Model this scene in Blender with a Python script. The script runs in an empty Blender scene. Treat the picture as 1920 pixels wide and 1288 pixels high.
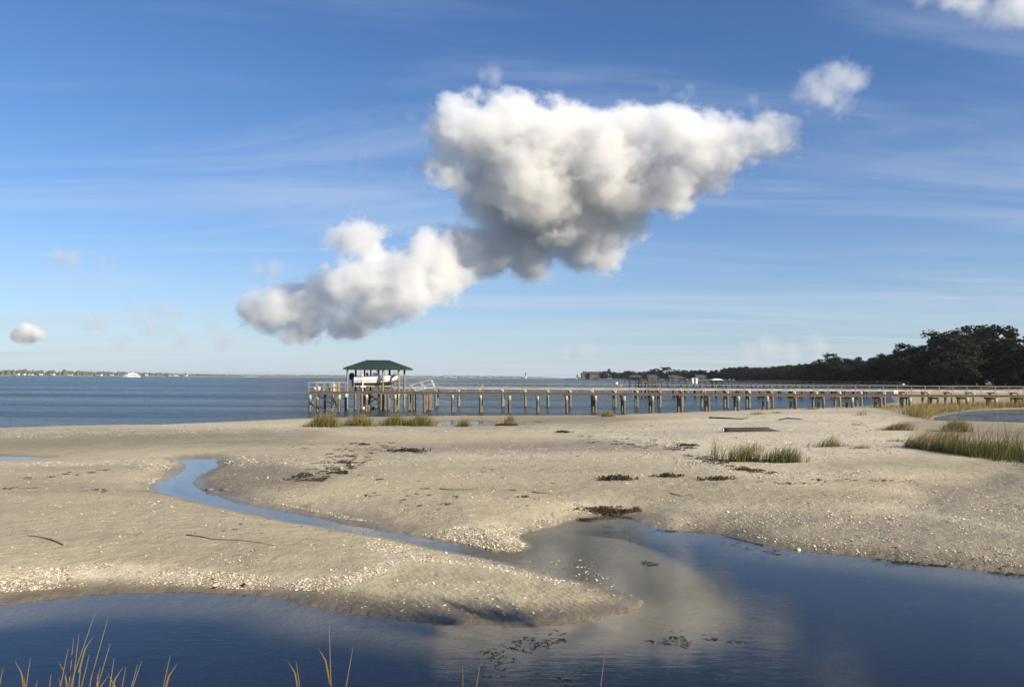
import bpy, bmesh, math, random
import numpy as np
from mathutils import Matrix, Vector

random.seed(7)
rng = np.random.default_rng(7)
sc = bpy.context.scene
COL = sc.collection

# ------------------------------------------------------------------ camera
F = 1500.0                      # focal length in pixels of the 1920 px wide photograph
EYE = 3.5
cam_data = bpy.data.cameras.new('camera')
cam = bpy.data.objects.new('camera', cam_data)
COL.objects.link(cam)
sc.camera = cam
cam_data.sensor_width = 36
cam_data.lens = 36 * F / 1920
cam_data.clip_start = 0.1
cam_data.clip_end = 90000
PITCH = math.atan((707.6 - 644) / F)
ROLL = math.radians(0.33)
R4 = Matrix.Rotation(math.pi / 2 + PITCH, 4, 'X') @ Matrix.Rotation(ROLL, 4, 'Z')
cam.matrix_world = Matrix.Translation((0, 0, EYE)) @ R4
RN = np.array(R4.to_3x3())

# ------------------------------------------------------------------ sky, sun, exposure
SUN_EL = math.radians(24)
SUN_AZ = math.atan2(0.82, -0.57)            # measured from +Y towards +X
SUN = Vector((math.sin(SUN_AZ) * math.cos(SUN_EL), math.cos(SUN_AZ) * math.cos(SUN_EL), math.sin(SUN_EL)))
sun_data = bpy.data.lights.new('sun', 'SUN')
sun_data.energy = 5.0
sun_data.angle = math.radians(0.53)
sun_data.color = (1.0, 0.88, 0.69)
sun = bpy.data.objects.new('sun', sun_data)
COL.objects.link(sun)
sun.rotation_euler = SUN.to_track_quat('Z', 'Y').to_euler()

world = bpy.data.worlds.new('World')
sc.world = world
world.use_nodes = True
WT = world.node_tree
WB = WT.nodes['Background']
sky = WT.nodes.new('ShaderNodeTexSky')
sky.sky_type = 'NISHITA'
sky.sun_disc = False
sky.sun_elevation = SUN_EL
sky.sun_rotation = SUN_AZ
sky.altitude = 0
sky.air_density = 1.0
sky.dust_density = 0.25
sky.ozone_density = 4.0
WB.inputs[1].default_value = 0.066

def wnode(t, **kw):
    n = WT.nodes.new(t)
    for k, v in kw.items():
        setattr(n, k, v)
    return n

def wmath(op, a, b=None, c=None, clamp=False):
    n = wnode('ShaderNodeMath', operation=op, use_clamp=clamp)
    for i, v in enumerate((a, b, c)):
        if v is None:
            continue
        if isinstance(v, (int, float)):
            n.inputs[i].default_value = v
        else:
            WT.links.new(v, n.inputs[i])
    return n.outputs[0]

# high thin cirrus over the whole sky, as streaks on a flat layer overhead
tc = wnode('ShaderNodeTexCoord')
sp = wnode('ShaderNodeSeparateXYZ')
WT.links.new(tc.outputs['Generated'], sp.inputs[0])
zc = wmath('ADD', wmath('MAXIMUM', sp.outputs[2], 0.0), 0.06)
cu = wmath('DIVIDE', sp.outputs[0], zc)
cv = wmath('DIVIDE', sp.outputs[1], zc)
cb = wnode('ShaderNodeCombineXYZ')
WT.links.new(cu, cb.inputs[0]); WT.links.new(cv, cb.inputs[1])
mp = wnode('ShaderNodeMapping')
mp.inputs['Rotation'].default_value = (0, 0, math.radians(24))
mp.inputs['Scale'].default_value = (0.16, 0.62, 1)
WT.links.new(cb.outputs[0], mp.inputs[0])
ns = wnode('ShaderNodeTexNoise')
ns.inputs['Scale'].default_value = 1.7; ns.inputs['Detail'].default_value = 9; ns.inputs['Roughness'].default_value = 0.62
ns.inputs['Distortion'].default_value = 0.7
WT.links.new(mp.outputs[0], ns.inputs['Vector'])
cir = wnode('ShaderNodeMapRange', interpolation_type='SMOOTHSTEP')
cir.inputs['From Min'].default_value = 0.44; cir.inputs['From Max'].default_value = 0.78
cir.inputs['To Min'].default_value = 0.0; cir.inputs['To Max'].default_value = 0.36
WT.links.new(ns.outputs['Fac'], cir.inputs['Value'])
hs = wnode('ShaderNodeHueSaturation')
hs.inputs['Hue'].default_value = 0.5
hs.inputs['Saturation'].default_value = 1.08
WT.links.new(sky.outputs[0], hs.inputs['Color'])
mxs = wnode('ShaderNodeMix', data_type='RGBA')
WT.links.new(cir.outputs[0], mxs.inputs[0])
tn = wnode('ShaderNodeMix', data_type='RGBA', blend_type='MULTIPLY')
tn.inputs[0].default_value = 1.0
tn.inputs[7].default_value = (0.86, 0.96, 1.16, 1)      # cooler, clearer autumn air
WT.links.new(hs.outputs[0], tn.inputs[6])
WT.links.new(tn.outputs[2], mxs.inputs[6])
mxs.inputs[7].default_value = (6.0, 6.7, 7.5, 1)
# the same veil of thin cloud and vapour thickens towards the horizon all round
veil = wmath('MULTIPLY', wmath('POWER', 2.718, wmath('MULTIPLY', wmath('MAXIMUM', sp.outputs[2], 0.0), -9.0)), 0.78)
vn = wnode('ShaderNodeMapRange'); vn.inputs['From Min'].default_value = 0.3; vn.inputs['From Max'].default_value = 0.7
vn.inputs['To Min'].default_value = 0.45; vn.inputs['To Max'].default_value = 1.5
WT.links.new(ns.outputs['Fac'], vn.inputs['Value'])
mxv = wnode('ShaderNodeMix', data_type='RGBA')
WT.links.new(wmath('MULTIPLY', veil, vn.outputs[0], clamp=True), mxv.inputs[0])
WT.links.new(mxs.outputs[2], mxv.inputs[6])
mxv.inputs[7].default_value = (5.1, 5.9, 6.9, 1)
WT.links.new(mxv.outputs[2], WB.inputs[0])

sc.view_settings.view_transform = 'Standard'
sc.view_settings.look = 'None'
sc.view_settings.exposure = 0.8
sc.view_settings.gamma = 1.0
sc.render.engine = 'CYCLES'
cy = sc.cycles
cy.use_denoising = True
cy.max_bounces = 12
cy.diffuse_bounces = 3
cy.glossy_bounces = 3
cy.transparent_max_bounces = 16
cy.volume_bounces = 6
cy.volume_step_rate = 3
cy.sample_clamp_indirect = 6

# ------------------------------------------------------------------ picture <-> place
def rays(px, py):
    px = np.asarray(px, float); py = np.asarray(py, float)
    d = np.stack([(px - 960) / F, -(py - 644) / F, -np.ones_like(px)], -1) @ RN.T
    return d / d[..., 1:2]

def onz(px, py, z):
    """points at height z seen at those pixels"""
    d = rays(px, py)
    k = (np.asarray(z, float) - EYE) / d[..., 2]
    p = d * k[..., None]
    p[..., 2] += EYE
    return p

def atY(px, py, Y):
    d = rays(px, py) * Y
    d[..., 2] += EYE
    return d

def XatY(px, Y):
    return float((px - 960) / F * Y)

# ------------------------------------------------------------------ mesh helpers
def mesh_np(name, verts, faces, mat, parent=None, attrs=None, smooth=False):
    """faces: (N,k) int array"""
    verts = np.asarray(verts, np.float32); faces = np.asarray(faces, np.int32)
    if parent is not None:
        verts = verts - np.array(parent.location, np.float32)
    me = bpy.data.meshes.new(name)
    me.vertices.add(len(verts)); me.vertices.foreach_set('co', verts.ravel())
    n, k = faces.shape
    me.loops.add(n * k); me.loops.foreach_set('vertex_index', faces.ravel())
    me.polygons.add(n)
    me.polygons.foreach_set('loop_start', np.arange(0, n * k, k, dtype=np.int32))
    if smooth:
        me.polygons.foreach_set('use_smooth', np.ones(n, bool))
    me.update(calc_edges=True)
    for a, v in (attrs or {}).items():
        at = me.attributes.new(a, 'FLOAT', 'POINT')
        at.data.foreach_set('value', np.asarray(v, np.float32))
    me.materials.append(mat)
    o = bpy.data.objects.new(name, me)
    COL.objects.link(o)
    o.parent = parent
    return o

class MB:
    def __init__(s):
        s.v = []; s.f = []
    def add(s, vs, fs):
        b = len(s.v)
        s.v += [tuple(v) for v in vs]
        s.f += [tuple(b + i for i in f) for f in fs]
        return s
    def box(s, x0, x1, y0, y1, z0, z1):
        return s.add([(x0, y0, z0), (x1, y0, z0), (x1, y1, z0), (x0, y1, z0), (x0, y0, z1), (x1, y0, z1), (x1, y1, z1), (x0, y1, z1)],
                     [(0, 3, 2, 1), (4, 5, 6, 7), (0, 1, 5, 4), (1, 2, 6, 5), (2, 3, 7, 6), (3, 0, 4, 7)])
    def beam(s, a, b, w, h):
        a = Vector(a); b = Vector(b); d = (b - a).normalized()
        up = Vector((0, 0, 1)) if abs(d.z) < 0.95 else Vector((0, 1, 0))
        r = d.cross(up).normalized() * w / 2; u = r.cross(d).normalized() * h / 2
        vs = [p + sx * r + sy * u for p in (a, b) for sx, sy in ((-1, -1), (1, -1), (1, 1), (-1, 1))]
        return s.add(vs, [(0, 1, 2, 3), (7, 6, 5, 4), (0, 4, 5, 1), (1, 5, 6, 2), (2, 6, 7, 3), (3, 7, 4, 0)])
    def tube(s, pts, rad, n=8, cap=True):
        pts = [Vector(p) for p in pts]
        if isinstance(rad, (int, float)):
            rad = [rad] * len(pts)
        rad = [float(r) for r in rad]
        vs = []; fs = []
        for i, p in enumerate(pts):
            d = (pts[min(i + 1, len(pts) - 1)] - pts[max(i - 1, 0)]).normalized()
            up = Vector((0, 0, 1)) if abs(d.z) < 0.9 else Vector((1, 0, 0))
            a = d.cross(up).normalized(); b = d.cross(a).normalized()
            for k in range(n):
                t = 2 * math.pi * k / n
                vs.append(p + rad[i] * (math.cos(t) * a + math.sin(t) * b))
        for i in range(len(pts) - 1):
            for k in range(n):
                fs.append((i * n + k, i * n + (k + 1) % n, (i + 1) * n + (k + 1) % n, (i + 1) * n + k))
        if cap:
            fs.append(tuple(range(n - 1, -1, -1))); fs.append(tuple((len(pts) - 1) * n + k for k in range(n)))
        return s.add(vs, fs)
    def build(s, name, mat, parent=None, smooth=False, loc=None):
        me = bpy.data.meshes.new(name)
        off = Vector(parent.location) if (parent is not None and loc is None) else Vector(loc or (0, 0, 0))
        me.from_pydata([(v[0] - off.x, v[1] - off.y, v[2] - off.z) for v in s.v], [], s.f)
        bm = bmesh.new(); bm.from_mesh(me); bmesh.ops.recalc_face_normals(bm, faces=bm.faces); bm.to_mesh(me); bm.free()
        if smooth:
            me.polygons.foreach_set('use_smooth', np.ones(len(me.polygons), bool))
        me.materials.append(mat)
        o = bpy.data.objects.new(name, me)
        COL.objects.link(o)
        if loc is not None:
            o.location = loc
        o.parent = parent
        return o

def share(o, parent=None, loc=None, rotz=0.0, scale=None):
    c = o.copy(); COL.objects.link(c)
    c.parent = parent
    if loc is not None:
        c.location = loc
    c.rotation_euler[2] = rotz
    if scale:
        c.scale = (scale,) * 3 if isinstance(scale, (int, float)) else scale
    return c

def tag(o, label=None, cat=None, group=None, kind=None):
    if label: o['label'] = label
    if cat: o['category'] = cat
    if group: o['group'] = group
    if kind: o['kind'] = kind
    return o

def thing(name, label, cat, loc=(0, 0, 0), group=None):
    o = bpy.data.objects.new(name, None)
    COL.objects.link(o)
    o.location = loc
    o.empty_display_size = 0.3
    return tag(o, label, cat, group)

# ------------------------------------------------------------------ materials
def mat_new(name):
    m = bpy.data.materials.new(name)
    m.use_nodes = True
    t = m.node_tree
    return m, t, t.nodes['Principled BSDF']

class NT:
    """small node-tree writer"""
    def __init__(s, t): s.t = t
    def n(s, ty, **kw):
        x = s.t.nodes.new(ty)
        for k, v in kw.items(): setattr(x, k, v)
        return x
    def l(s, a, b): s.t.links.new(a, b)
    def put(s, sock, v):
        if isinstance(v, (int, float)): sock.default_value = v
        elif isinstance(v, (tuple, list)): sock.default_value = v
        else: s.l(v, sock)
    def math(s, op, a, b=None, c=None, clamp=False):
        x = s.n('ShaderNodeMath', operation=op, use_clamp=clamp)
        for i, v in enumerate((a, b, c)):
            if v is not None: s.put(x.inputs[i], v)
        return x.outputs[0]
    def attr(s, name):
        return s.n('ShaderNodeAttribute', attribute_name=name).outputs['Fac']
    def pos(s):
        return s.n('ShaderNodeNewGeometry').outputs['Position']
    def obj(s):
        return s.n('ShaderNodeTexCoord').outputs['Object']
    def map(s, v, scale=(1, 1, 1), rot=(0, 0, 0)):
        x = s.n('ShaderNodeMapping'); x.inputs['Scale'].default_value = scale; x.inputs['Rotation'].default_value = rot
        s.l(v, x.inputs[0]); return x.outputs[0]
    def noise(s, v, scale, det=4, rough=0.55, dist=0.0):
        x = s.n('ShaderNodeTexNoise'); x.inputs['Scale'].default_value = scale; x.inputs['Detail'].default_value = det
        x.inputs['Roughness'].default_value = rough; x.inputs['Distortion'].default_value = dist
        s.l(v, x.inputs['Vector']); return x.outputs['Fac']
    def rng(s, v, a, b, c=0.0, d=1.0, smooth=True):
        x = s.n('ShaderNodeMapRange', interpolation_type='SMOOTHSTEP' if smooth else 'LINEAR')
        s.put(x.inputs['Value'], v)
        for k, q in (('From Min', a), ('From Max', b), ('To Min', c), ('To Max', d)): x.inputs[k].default_value = q
        return x.outputs[0]
    def mix(s, f, a, b, bt='MIX'):
        x = s.n('ShaderNodeMix', data_type='RGBA', blend_type=bt)
        s.put(x.inputs[0], f)
        s.put(x.inputs[6], a if not isinstance(a, tuple) else (*a, 1)[:4])
        s.put(x.inputs[7], b if not isinstance(b, tuple) else (*b, 1)[:4])
        return x.outputs[2]
    def bump(s, h, strength, dist, normal=None):
        x = s.n('ShaderNodeBump'); x.inputs['Strength'].default_value = strength; x.inputs['Distance'].default_value = dist
        s.l(h, x.inputs['Height'])
        if normal: s.l(normal, x.inputs['Normal'])
        return x.outputs[0]

def simple(name, c0, c1=None, scale=3.0, rough=0.7, stretch=(1, 1, 1), bump=0.0, metallic=0.0, spec=0.5):
    m, t, p = mat_new(name); q = NT(t)
    c1 = c1 or tuple(x * 0.7 for x in c0)
    n = q.noise(q.map(q.obj(), stretch), scale, 5, 0.6)
    q.l(q.mix(q.rng(n, 0.3, 0.7), c0, c1), p.inputs['Base Color'])
    p.inputs['Roughness'].default_value = rough; p.inputs['Metallic'].default_value = metallic
    p.inputs['Specular IOR Level'].default_value = spec
    if bump: q.l(q.bump(n, bump, 0.02), p.inputs['Normal'])
    return m

M = {}
M['deck'] = simple('weathered_brown_plank', (0.17, 0.105, 0.065), (0.10, 0.062, 0.04), 1.2, 0.85, (1, 4, 4))
M['board'] = simple('sunbleached_board', (0.52, 0.49, 0.42), (0.33, 0.30, 0.25), 0.8, 0.8, (1, 3, 3))
M['rail'] = simple('grey_rail_wood', (0.29, 0.26, 0.20), (0.19, 0.17, 0.13), 2.0, 0.85, (1, 1, 4))
M['pile'] = simple('weathered_piling', (0.17, 0.145, 0.105), (0.07, 0.06, 0.048), 2.5, 0.9, (3, 3, 0.6), 0.5)
M['wrap'] = simple('pale_green_piling_sleeve', (0.40, 0.45, 0.34), (0.18, 0.2, 0.15), 3.0, 0.7, (2, 2, 1))
M['post'] = simple('treated_green_post', (0.21, 0.21, 0.15), (0.10, 0.098, 0.075), 2.0, 0.8, (3, 3, 0.5))
M['darkwood'] = simple('dark_timber', (0.055, 0.05, 0.042), (0.028, 0.026, 0.022), 2.0, 0.8, (3, 3, 0.6))  # near-black timber, also on roof beams, back posts and far piers
M['tanwood'] = simple('tan_plywood', (0.45, 0.33, 0.18), (0.36, 0.26, 0.14), 2.0, 0.8)
M['roof'] = simple('dark_green_roof_metal', (0.020, 0.052, 0.032), (0.015, 0.042, 0.026), 1.5, 0.5)
M['hull'] = simple('white_gelcoat', (0.82, 0.84, 0.82), (0.76, 0.78, 0.76), 1.0, 0.25)
M['boot'] = simple('cream_hull_bottom', (0.55, 0.45, 0.36), (0.45, 0.36, 0.28), 2.0, 0.5)
M['black'] = simple('black_plastic', (0.02, 0.02, 0.024), (0.014, 0.014, 0.016), 3.0, 0.4)
M['bluegrey'] = simple('blue_grey_trim_and_shadow', (0.10, 0.16, 0.24), (0.08, 0.12, 0.18), 3.0, 0.7)  # boat trim, and the post shadows painted on its hull
M['glass'] = simple('tinted_windscreen', (0.05, 0.07, 0.08), (0.04, 0.05, 0.06), 1.0, 0.1)
M['alu'] = simple('white_aluminium', (0.5, 0.52, 0.52), (0.4, 0.42, 0.42), 4.0, 0.4)
M['white'] = simple('white_paint', (0.8, 0.8, 0.77), (0.7, 0.7, 0.66), 2.0, 0.6)
M['orange'] = simple('orange_red_paint', (0.42, 0.17, 0.11), (0.34, 0.13, 0.09), 4.0, 0.6)
M['red'] = simple('red_sign_paint', (0.6, 0.05, 0.04), (0.5, 0.04, 0.03), 4.0, 0.6)
M['housegrey'] = simple('grey_clapboard', (0.10, 0.095, 0.09), (0.08, 0.075, 0.07), 0.3, 0.8)
M['houseroof'] = simple('grey_shingle', (0.08, 0.078, 0.078), (0.06, 0.058, 0.058), 0.6, 0.9)
M['housered'] = simple('red_brown_roof', (0.085, 0.055, 0.045), (0.065, 0.043, 0.036), 0.6, 0.9)
M['pane'] = simple('dark_window_glass', (0.025, 0.03, 0.035), (0.02, 0.024, 0.028), 0.6, 0.15)
M['rock'] = simple('dark_shore_rock', (0.06, 0.055, 0.05), (0.035, 0.032, 0.03), 0.4, 0.9, bump=0.5)
M['bark'] = simple('dark_bark', (0.032, 0.026, 0.02), (0.02, 0.016, 0.013), 1.0, 0.95, (3, 3, 0.5))
M['log'] = simple('tarred_log', (0.05, 0.038, 0.032), (0.022, 0.017, 0.015), 6.0, 0.85, (0.6, 5, 5), 0.6)
M['stick'] = simple('dead_stem', (0.10, 0.075, 0.05), (0.06, 0.045, 0.03), 5.0, 0.9)
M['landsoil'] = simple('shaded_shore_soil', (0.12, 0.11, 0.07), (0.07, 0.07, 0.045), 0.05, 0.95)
M['farwhite'] = simple('pale_far_house_paint', (0.5, 0.49, 0.46), (0.36, 0.35, 0.33), 0.05, 0.8)
M['farsand'] = simple('far_beach_sand', (0.5, 0.45, 0.35), (0.4, 0.36, 0.28), 0.01, 0.95)

def leaf_mat(name, a, b, c, rough=0.6):
    """foliage: colour differs leaf by leaf; blades carry a 't' running from root to tip"""
    m, t, p = mat_new(name); q = NT(t)
    rnd = q.n('ShaderNodeNewGeometry').outputs['Random Per Island']
    pn = q.rng(q.noise(q.pos(), 0.55, 3), 0.3, 0.7, -0.35, 0.35)
    col = q.mix(q.math('ADD', rnd, pn, clamp=True), a, b)
    col = q.mix(q.math('MULTIPLY', q.attr('t'), q.rng(rnd, 0.0, 1.0, 0.35, 1.0)), col, c)
    q.l(col, p.inputs['Base Color'])
    p.inputs['Roughness'].default_value = rough
    p.inputs['Specular IOR Level'].default_value = 0.25
    tr = q.n('ShaderNodeBsdfTranslucent'); q.l(col, tr.inputs[0])
    ms = q.n('ShaderNodeMixShader'); ms.inputs[0].default_value = 0.3
    q.l(p.outputs[0], ms.inputs[1]); q.l(tr.outputs[0], ms.inputs[2])
    q.l(ms.outputs[0], t.nodes['Material Output'].inputs[0])
    return m
M['cord'] = leaf_mat('cordgrass_green', (0.065, 0.085, 0.02), (0.16, 0.155, 0.04), (0.34, 0.25, 0.10))
M['cordgold'] = leaf_mat('cordgrass_gold', (0.09, 0.105, 0.03), (0.28, 0.215, 0.075), (0.37, 0.25, 0.11))
M['corddry'] = leaf_mat('dry_brown_grass', (0.14, 0.11, 0.05), (0.26, 0.20, 0.09), (0.36, 0.27, 0.14))
M['cordlush'] = leaf_mat('marsh_edge_grass', (0.04, 0.065, 0.014), (0.10, 0.125, 0.03), (0.19, 0.15, 0.06))
M['reed'] = leaf_mat('straw_reed', (0.22, 0.155, 0.07), (0.30, 0.21, 0.10), (0.24, 0.15, 0.10))
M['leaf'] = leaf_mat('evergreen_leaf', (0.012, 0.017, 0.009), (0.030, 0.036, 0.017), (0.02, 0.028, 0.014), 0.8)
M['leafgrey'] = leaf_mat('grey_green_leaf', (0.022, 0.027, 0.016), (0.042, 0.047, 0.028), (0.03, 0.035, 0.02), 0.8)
M['wrack'] = leaf_mat('dark_seaweed', (0.03, 0.024, 0.017), (0.10, 0.075, 0.05), (0.05, 0.035, 0.02), 0.8)

def far_leaf():
    m, t, p = mat_new('far_wood_leaf'); q = NT(t)
    q.l(q.mix(q.noise(q.pos(), 0.03, 3), (0.05, 0.065, 0.035), (0.11, 0.12, 0.07)), p.inputs['Base Color'])
    p.inputs['Roughness'].default_value = 0.9
    return m
M['farleaf'] = far_leaf()

def shell_mat():
    m, t, p = mat_new('oyster_shell'); q = NT(t)
    rnd = q.n('ShaderNodeNewGeometry').outputs['Random Per Island']
    r = q.n('ShaderNodeValToRGB'); q.l(rnd, r.inputs[0])
    e = r.color_ramp.elements
    e[0].position = 0; e[0].color = (0.28, 0.22, 0.15, 1)
    e[1].position = 1; e[1].color = (0.84, 0.79, 0.66, 1)
    for pos, c in ((0.2, (0.52, 0.42, 0.27, 1)), (0.45, (0.66, 0.55, 0.36, 1)), (0.7, (0.72, 0.64, 0.50, 1))):
        x = e.new(pos); x.color = c
    q.l(r.outputs[0], p.inputs['Base Color'])
    p.inputs['Roughness'].default_value = 0.45
    return m
M['shell'] = shell_mat()

def sand_mat():
    m, t, p = mat_new('beach_sand'); q = NT(t)
    P = q.pos()
    wet = q.attr('wet'); mud = q.attr('mud'); sh = q.attr('shell'); bed = q.attr('bed')
    n1 = q.noise(q.map(P, (0.35, 1, 1)), 0.35, 6, 0.62)
    n2 = q.noise(P, 3.2, 6, 0.65)
    n3 = q.noise(P, 38, 4, 0.7)
    c = q.mix(q.rng(n1, 0.32, 0.68), (0.48, 0.41, 0.262), (0.36, 0.312, 0.215))
    c = q.mix(q.rng(n2, 0.35, 0.72, 0, 0.5), c, (0.54, 0.468, 0.315))
    c = q.mix(q.rng(n3, 0.45, 0.75, 0, 0.45), c, (0.20, 0.165, 0.12))
    c = q.mix(q.math('MULTIPLY', sh, q.rng(n2, 0.2, 0.7, 0.35, 0.85)), c, (0.62, 0.555, 0.42))
    n0 = q.noise(q.map(P, (0.5, 1, 1)), 0.13, 5, 0.6, 0.4)
    c = q.mix(q.rng(n0, 0.42, 0.62, 0.0, 0.5), c, q.mix(1.0, c, (0.66, 0.65, 0.66), 'MULTIPLY'))
    mm = q.math('ADD', mud, q.math('MULTIPLY_ADD', n2, 0.9, -0.45), clamp=True)
    c = q.mix(q.math('MULTIPLY', mm, q.rng(mud, 0.0, 0.25)), c, (0.155, 0.128, 0.095))
    # shell hash too small to be built piece by piece
    v = q.n('ShaderNodeTexVoronoi'); v.inputs['Scale'].default_value = 17; q.l(P, v.inputs['Vector'])
    sepc = q.n('ShaderNodeSeparateColor'); q.l(v.outputs['Color'], sepc.inputs[0])
    on = q.math('LESS_THAN', sepc.outputs[0], q.math('MULTIPLY_ADD', sh, 0.8, 0.035))
    on = q.math('MULTIPLY', on, q.rng(v.outputs['Distance'], 0.018, 0.034, 1, 0))
    sc_ = q.mix(sepc.outputs[1], (0.78, 0.72, 0.60), (0.50, 0.40, 0.26))
    v2 = q.n('ShaderNodeTexVoronoi'); v2.inputs['Scale'].default_value = 46; q.l(P, v2.inputs['Vector'])
    sep2 = q.n('ShaderNodeSeparateColor'); q.l(v2.outputs['Color'], sep2.inputs[0])
    on2 = q.math('MULTIPLY', q.math('LESS_THAN', sep2.outputs[0], q.math('MULTIPLY_ADD', sh, 0.75, 0.04)), q.rng(v2.outputs['Distance'], 0.006, 0.012, 1, 0))
    c = q.mix(on2, c, q.mix(sep2.outputs[1], (0.70, 0.64, 0.54), (0.44, 0.35, 0.23)))
    c = q.mix(on, c, sc_)
    # wet sand is darker and glossier
    c = q.mix(wet, c, q.mix(1.0, c, (0.60, 0.575, 0.54), 'MULTIPLY'))
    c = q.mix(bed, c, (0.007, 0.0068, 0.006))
    q.l(c, p.inputs['Base Color'])
    q.l(q.rng(wet, 0.2, 1.0, 0.9, 0.3), p.inputs['Roughness'])
    p.inputs['Specular IOR Level'].default_value = 0.35
    # ripples left by the tide where the sand is damp, and grain
    w = q.n('ShaderNodeTexWave', wave_type='BANDS', bands_direction='DIAGONAL'); w.inputs['Scale'].default_value = 3.6
    w.inputs['Distortion'].default_value = 7; w.inputs['Detail'].default_value = 2; w.inputs['Detail Scale'].default_value = 0.7
    q.l(q.map(P, (1.0, 1.5, 1), (0, 0, 0.5)), w.inputs['Vector'])
    rp = q.math('MULTIPLY', w.outputs['Fac'], q.rng(q.attr('rip'), 0.0, 1.0))
    h = q.math('ADD', q.math('MULTIPLY', n2, 0.075), q.math('MULTIPLY', n3, 0.018))
    h = q.math('ADD', h, q.math('MULTIPLY', rp, 0.006))
    h = q.math('ADD', h, q.math('MULTIPLY', on, 0.012))
    q.l(q.bump(h, 0.9, 1.0), p.inputs['Normal'])
    return m
M['sand'] = sand_mat()

def water_mat(name, tint, wave, scale, rough, stretch=(1, 1, 1)):
    """still clear water: what lies under it shows, the sky mirrors by Fresnel"""
    m = bpy.data.materials.new(name); m.use_nodes = True
    t = m.node_tree; t.nodes.clear(); q = NT(t)
    P = q.map(q.pos(), stretch)
    patch = q.rng(q.noise(q.pos(), 0.35, 3), 0.4, 0.65)
    h = q.math('MULTIPLY', q.noise(P, scale, 4, 0.6), q.math('MULTIPLY_ADD', patch, 0.8, 0.2))
    N = q.bump(h, 1.0, wave)
    dp = q.n('ShaderNodeVectorMath', operation='DOT_PRODUCT'); q.l(N, dp.inputs[0]); q.l(q.n('ShaderNodeNewGeometry').outputs['Incoming'], dp.inputs[1])
    c1 = q.math('SUBTRACT', 1.0, q.math('ABSOLUTE', dp.outputs['Value']), clamp=True)
    fr = q.math('MULTIPLY_ADD', q.math('POWER', c1, 5.0), 0.975, 0.025)      # Schlick's Fresnel, the same from above and below
    tr = q.n('ShaderNodeBsdfTransparent'); tr.inputs[0].default_value = (*tint, 1)
    gl = q.n('ShaderNodeBsdfGlossy'); gl.inputs['Roughness'].default_value = rough; q.l(N, gl.inputs['Normal'])
    mx = q.n('ShaderNodeMixShader'); q.l(fr, mx.inputs[0]); q.l(tr.outputs[0], mx.inputs[1]); q.l(gl.outputs[0], mx.inputs[2])
    o = q.n('ShaderNodeOutputMaterial'); q.l(mx.outputs[0], o.inputs[0])
    return m
M['pool'] = water_mat('still_pool_water', (0.82, 0.84, 0.82), 0.0032, 5.0, 0.02, (0.5, 1.8, 1))
M['pond'] = water_mat('rippled_pond_water', (0.5, 0.54, 0.5), 0.12, 3.0, 0.1, (0.6, 1.4, 1))
M['creek'] = water_mat('shallow_creek_water', (0.9, 0.91, 0.89), 0.006, 9.0, 0.05)

def sea_mat():
    m, t, p = mat_new('sea_water'); q = NT(t)
    P = q.pos()
    a = q.noise(q.map(P, (0.55, 1.0, 1)), 0.9, 5, 0.66)
    b = q.noise(q.map(P, (0.3, 1.0, 1)), 0.11, 5, 0.66)
    g = q.noise(q.map(P, (0.15, 1.0, 1)), 0.012, 4, 0.6)
    h = q.math('ADD', q.math('MULTIPLY', a, 0.9), q.math('MULTIPLY', b, 0.9))
    h = q.math('MULTIPLY', h, q.rng(g, 0.3, 0.7, 0.75, 1.25))
    q.l(q.bump(h, 1.0, 1.0), p.inputs['Normal'])
    q.l(q.mix(q.rng(g, 0.35, 0.65), (0.012, 0.024, 0.034), (0.022, 0.036, 0.043)), p.inputs['Base Color'])
    q.l(q.rng(q.noise(q.map(P, (0.12, 1.0, 1)), 0.05, 5, 0.65), 0.3, 0.7, 0.16, 0.30), p.inputs['Roughness'])
    p.inputs['IOR'].default_value = 1.333
    return m
M['sea'] = sea_mat()

# ------------------------------------------------------------------ shape of the beach
def px_poly(pts, z=0.0):
    a = np.array(pts, float)
    return onz(a[:, 0], a[:, 1], np.full(len(a), z))[:, :2]

def densify(poly, seg=0.6):
    out = []
    n = len(poly)
    for i in range(n):
        a = poly[i]; b = poly[(i + 1) % n]
        out.append(a)
    return np.array(out)

def smooth_poly(poly, it=2):
    for _ in range(it):          # corner cutting
        nx = np.roll(poly, -1, 0)
        poly = np.stack([0.75 * poly + 0.25 * nx, 0.25 * poly + 0.75 * nx], 1).reshape(-1, 2)
    return poly

def sdist(P, poly):
    """signed distance, negative inside"""
    P = P.astype(np.float32); poly = poly.astype(np.float32)
    best = np.full(len(P), 1e9, np.float32); ins = np.zeros(len(P), bool)
    n = len(poly)
    for i in range(n):
        a = poly[i]; b = poly[(i + 1) % n]
        d = b - a; w = P - a
        L = float(d @ d) + 1e-9
        k = np.clip((w @ d) / L, 0, 1)
        e = w - k[:, None] * d
        best = np.minimum(best, (e * e).sum(1))
        c = (P[:, 1] >= a[1]) != (P[:, 1] >= b[1])
        if abs(d[1]) > 1e-9:
            c &= P[:, 0] < a[0] + (P[:, 1] - a[1]) / d[1] * d[0]
            ins ^= c
    s = np.sqrt(best)
    return np.where(ins, -s, s)

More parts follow.
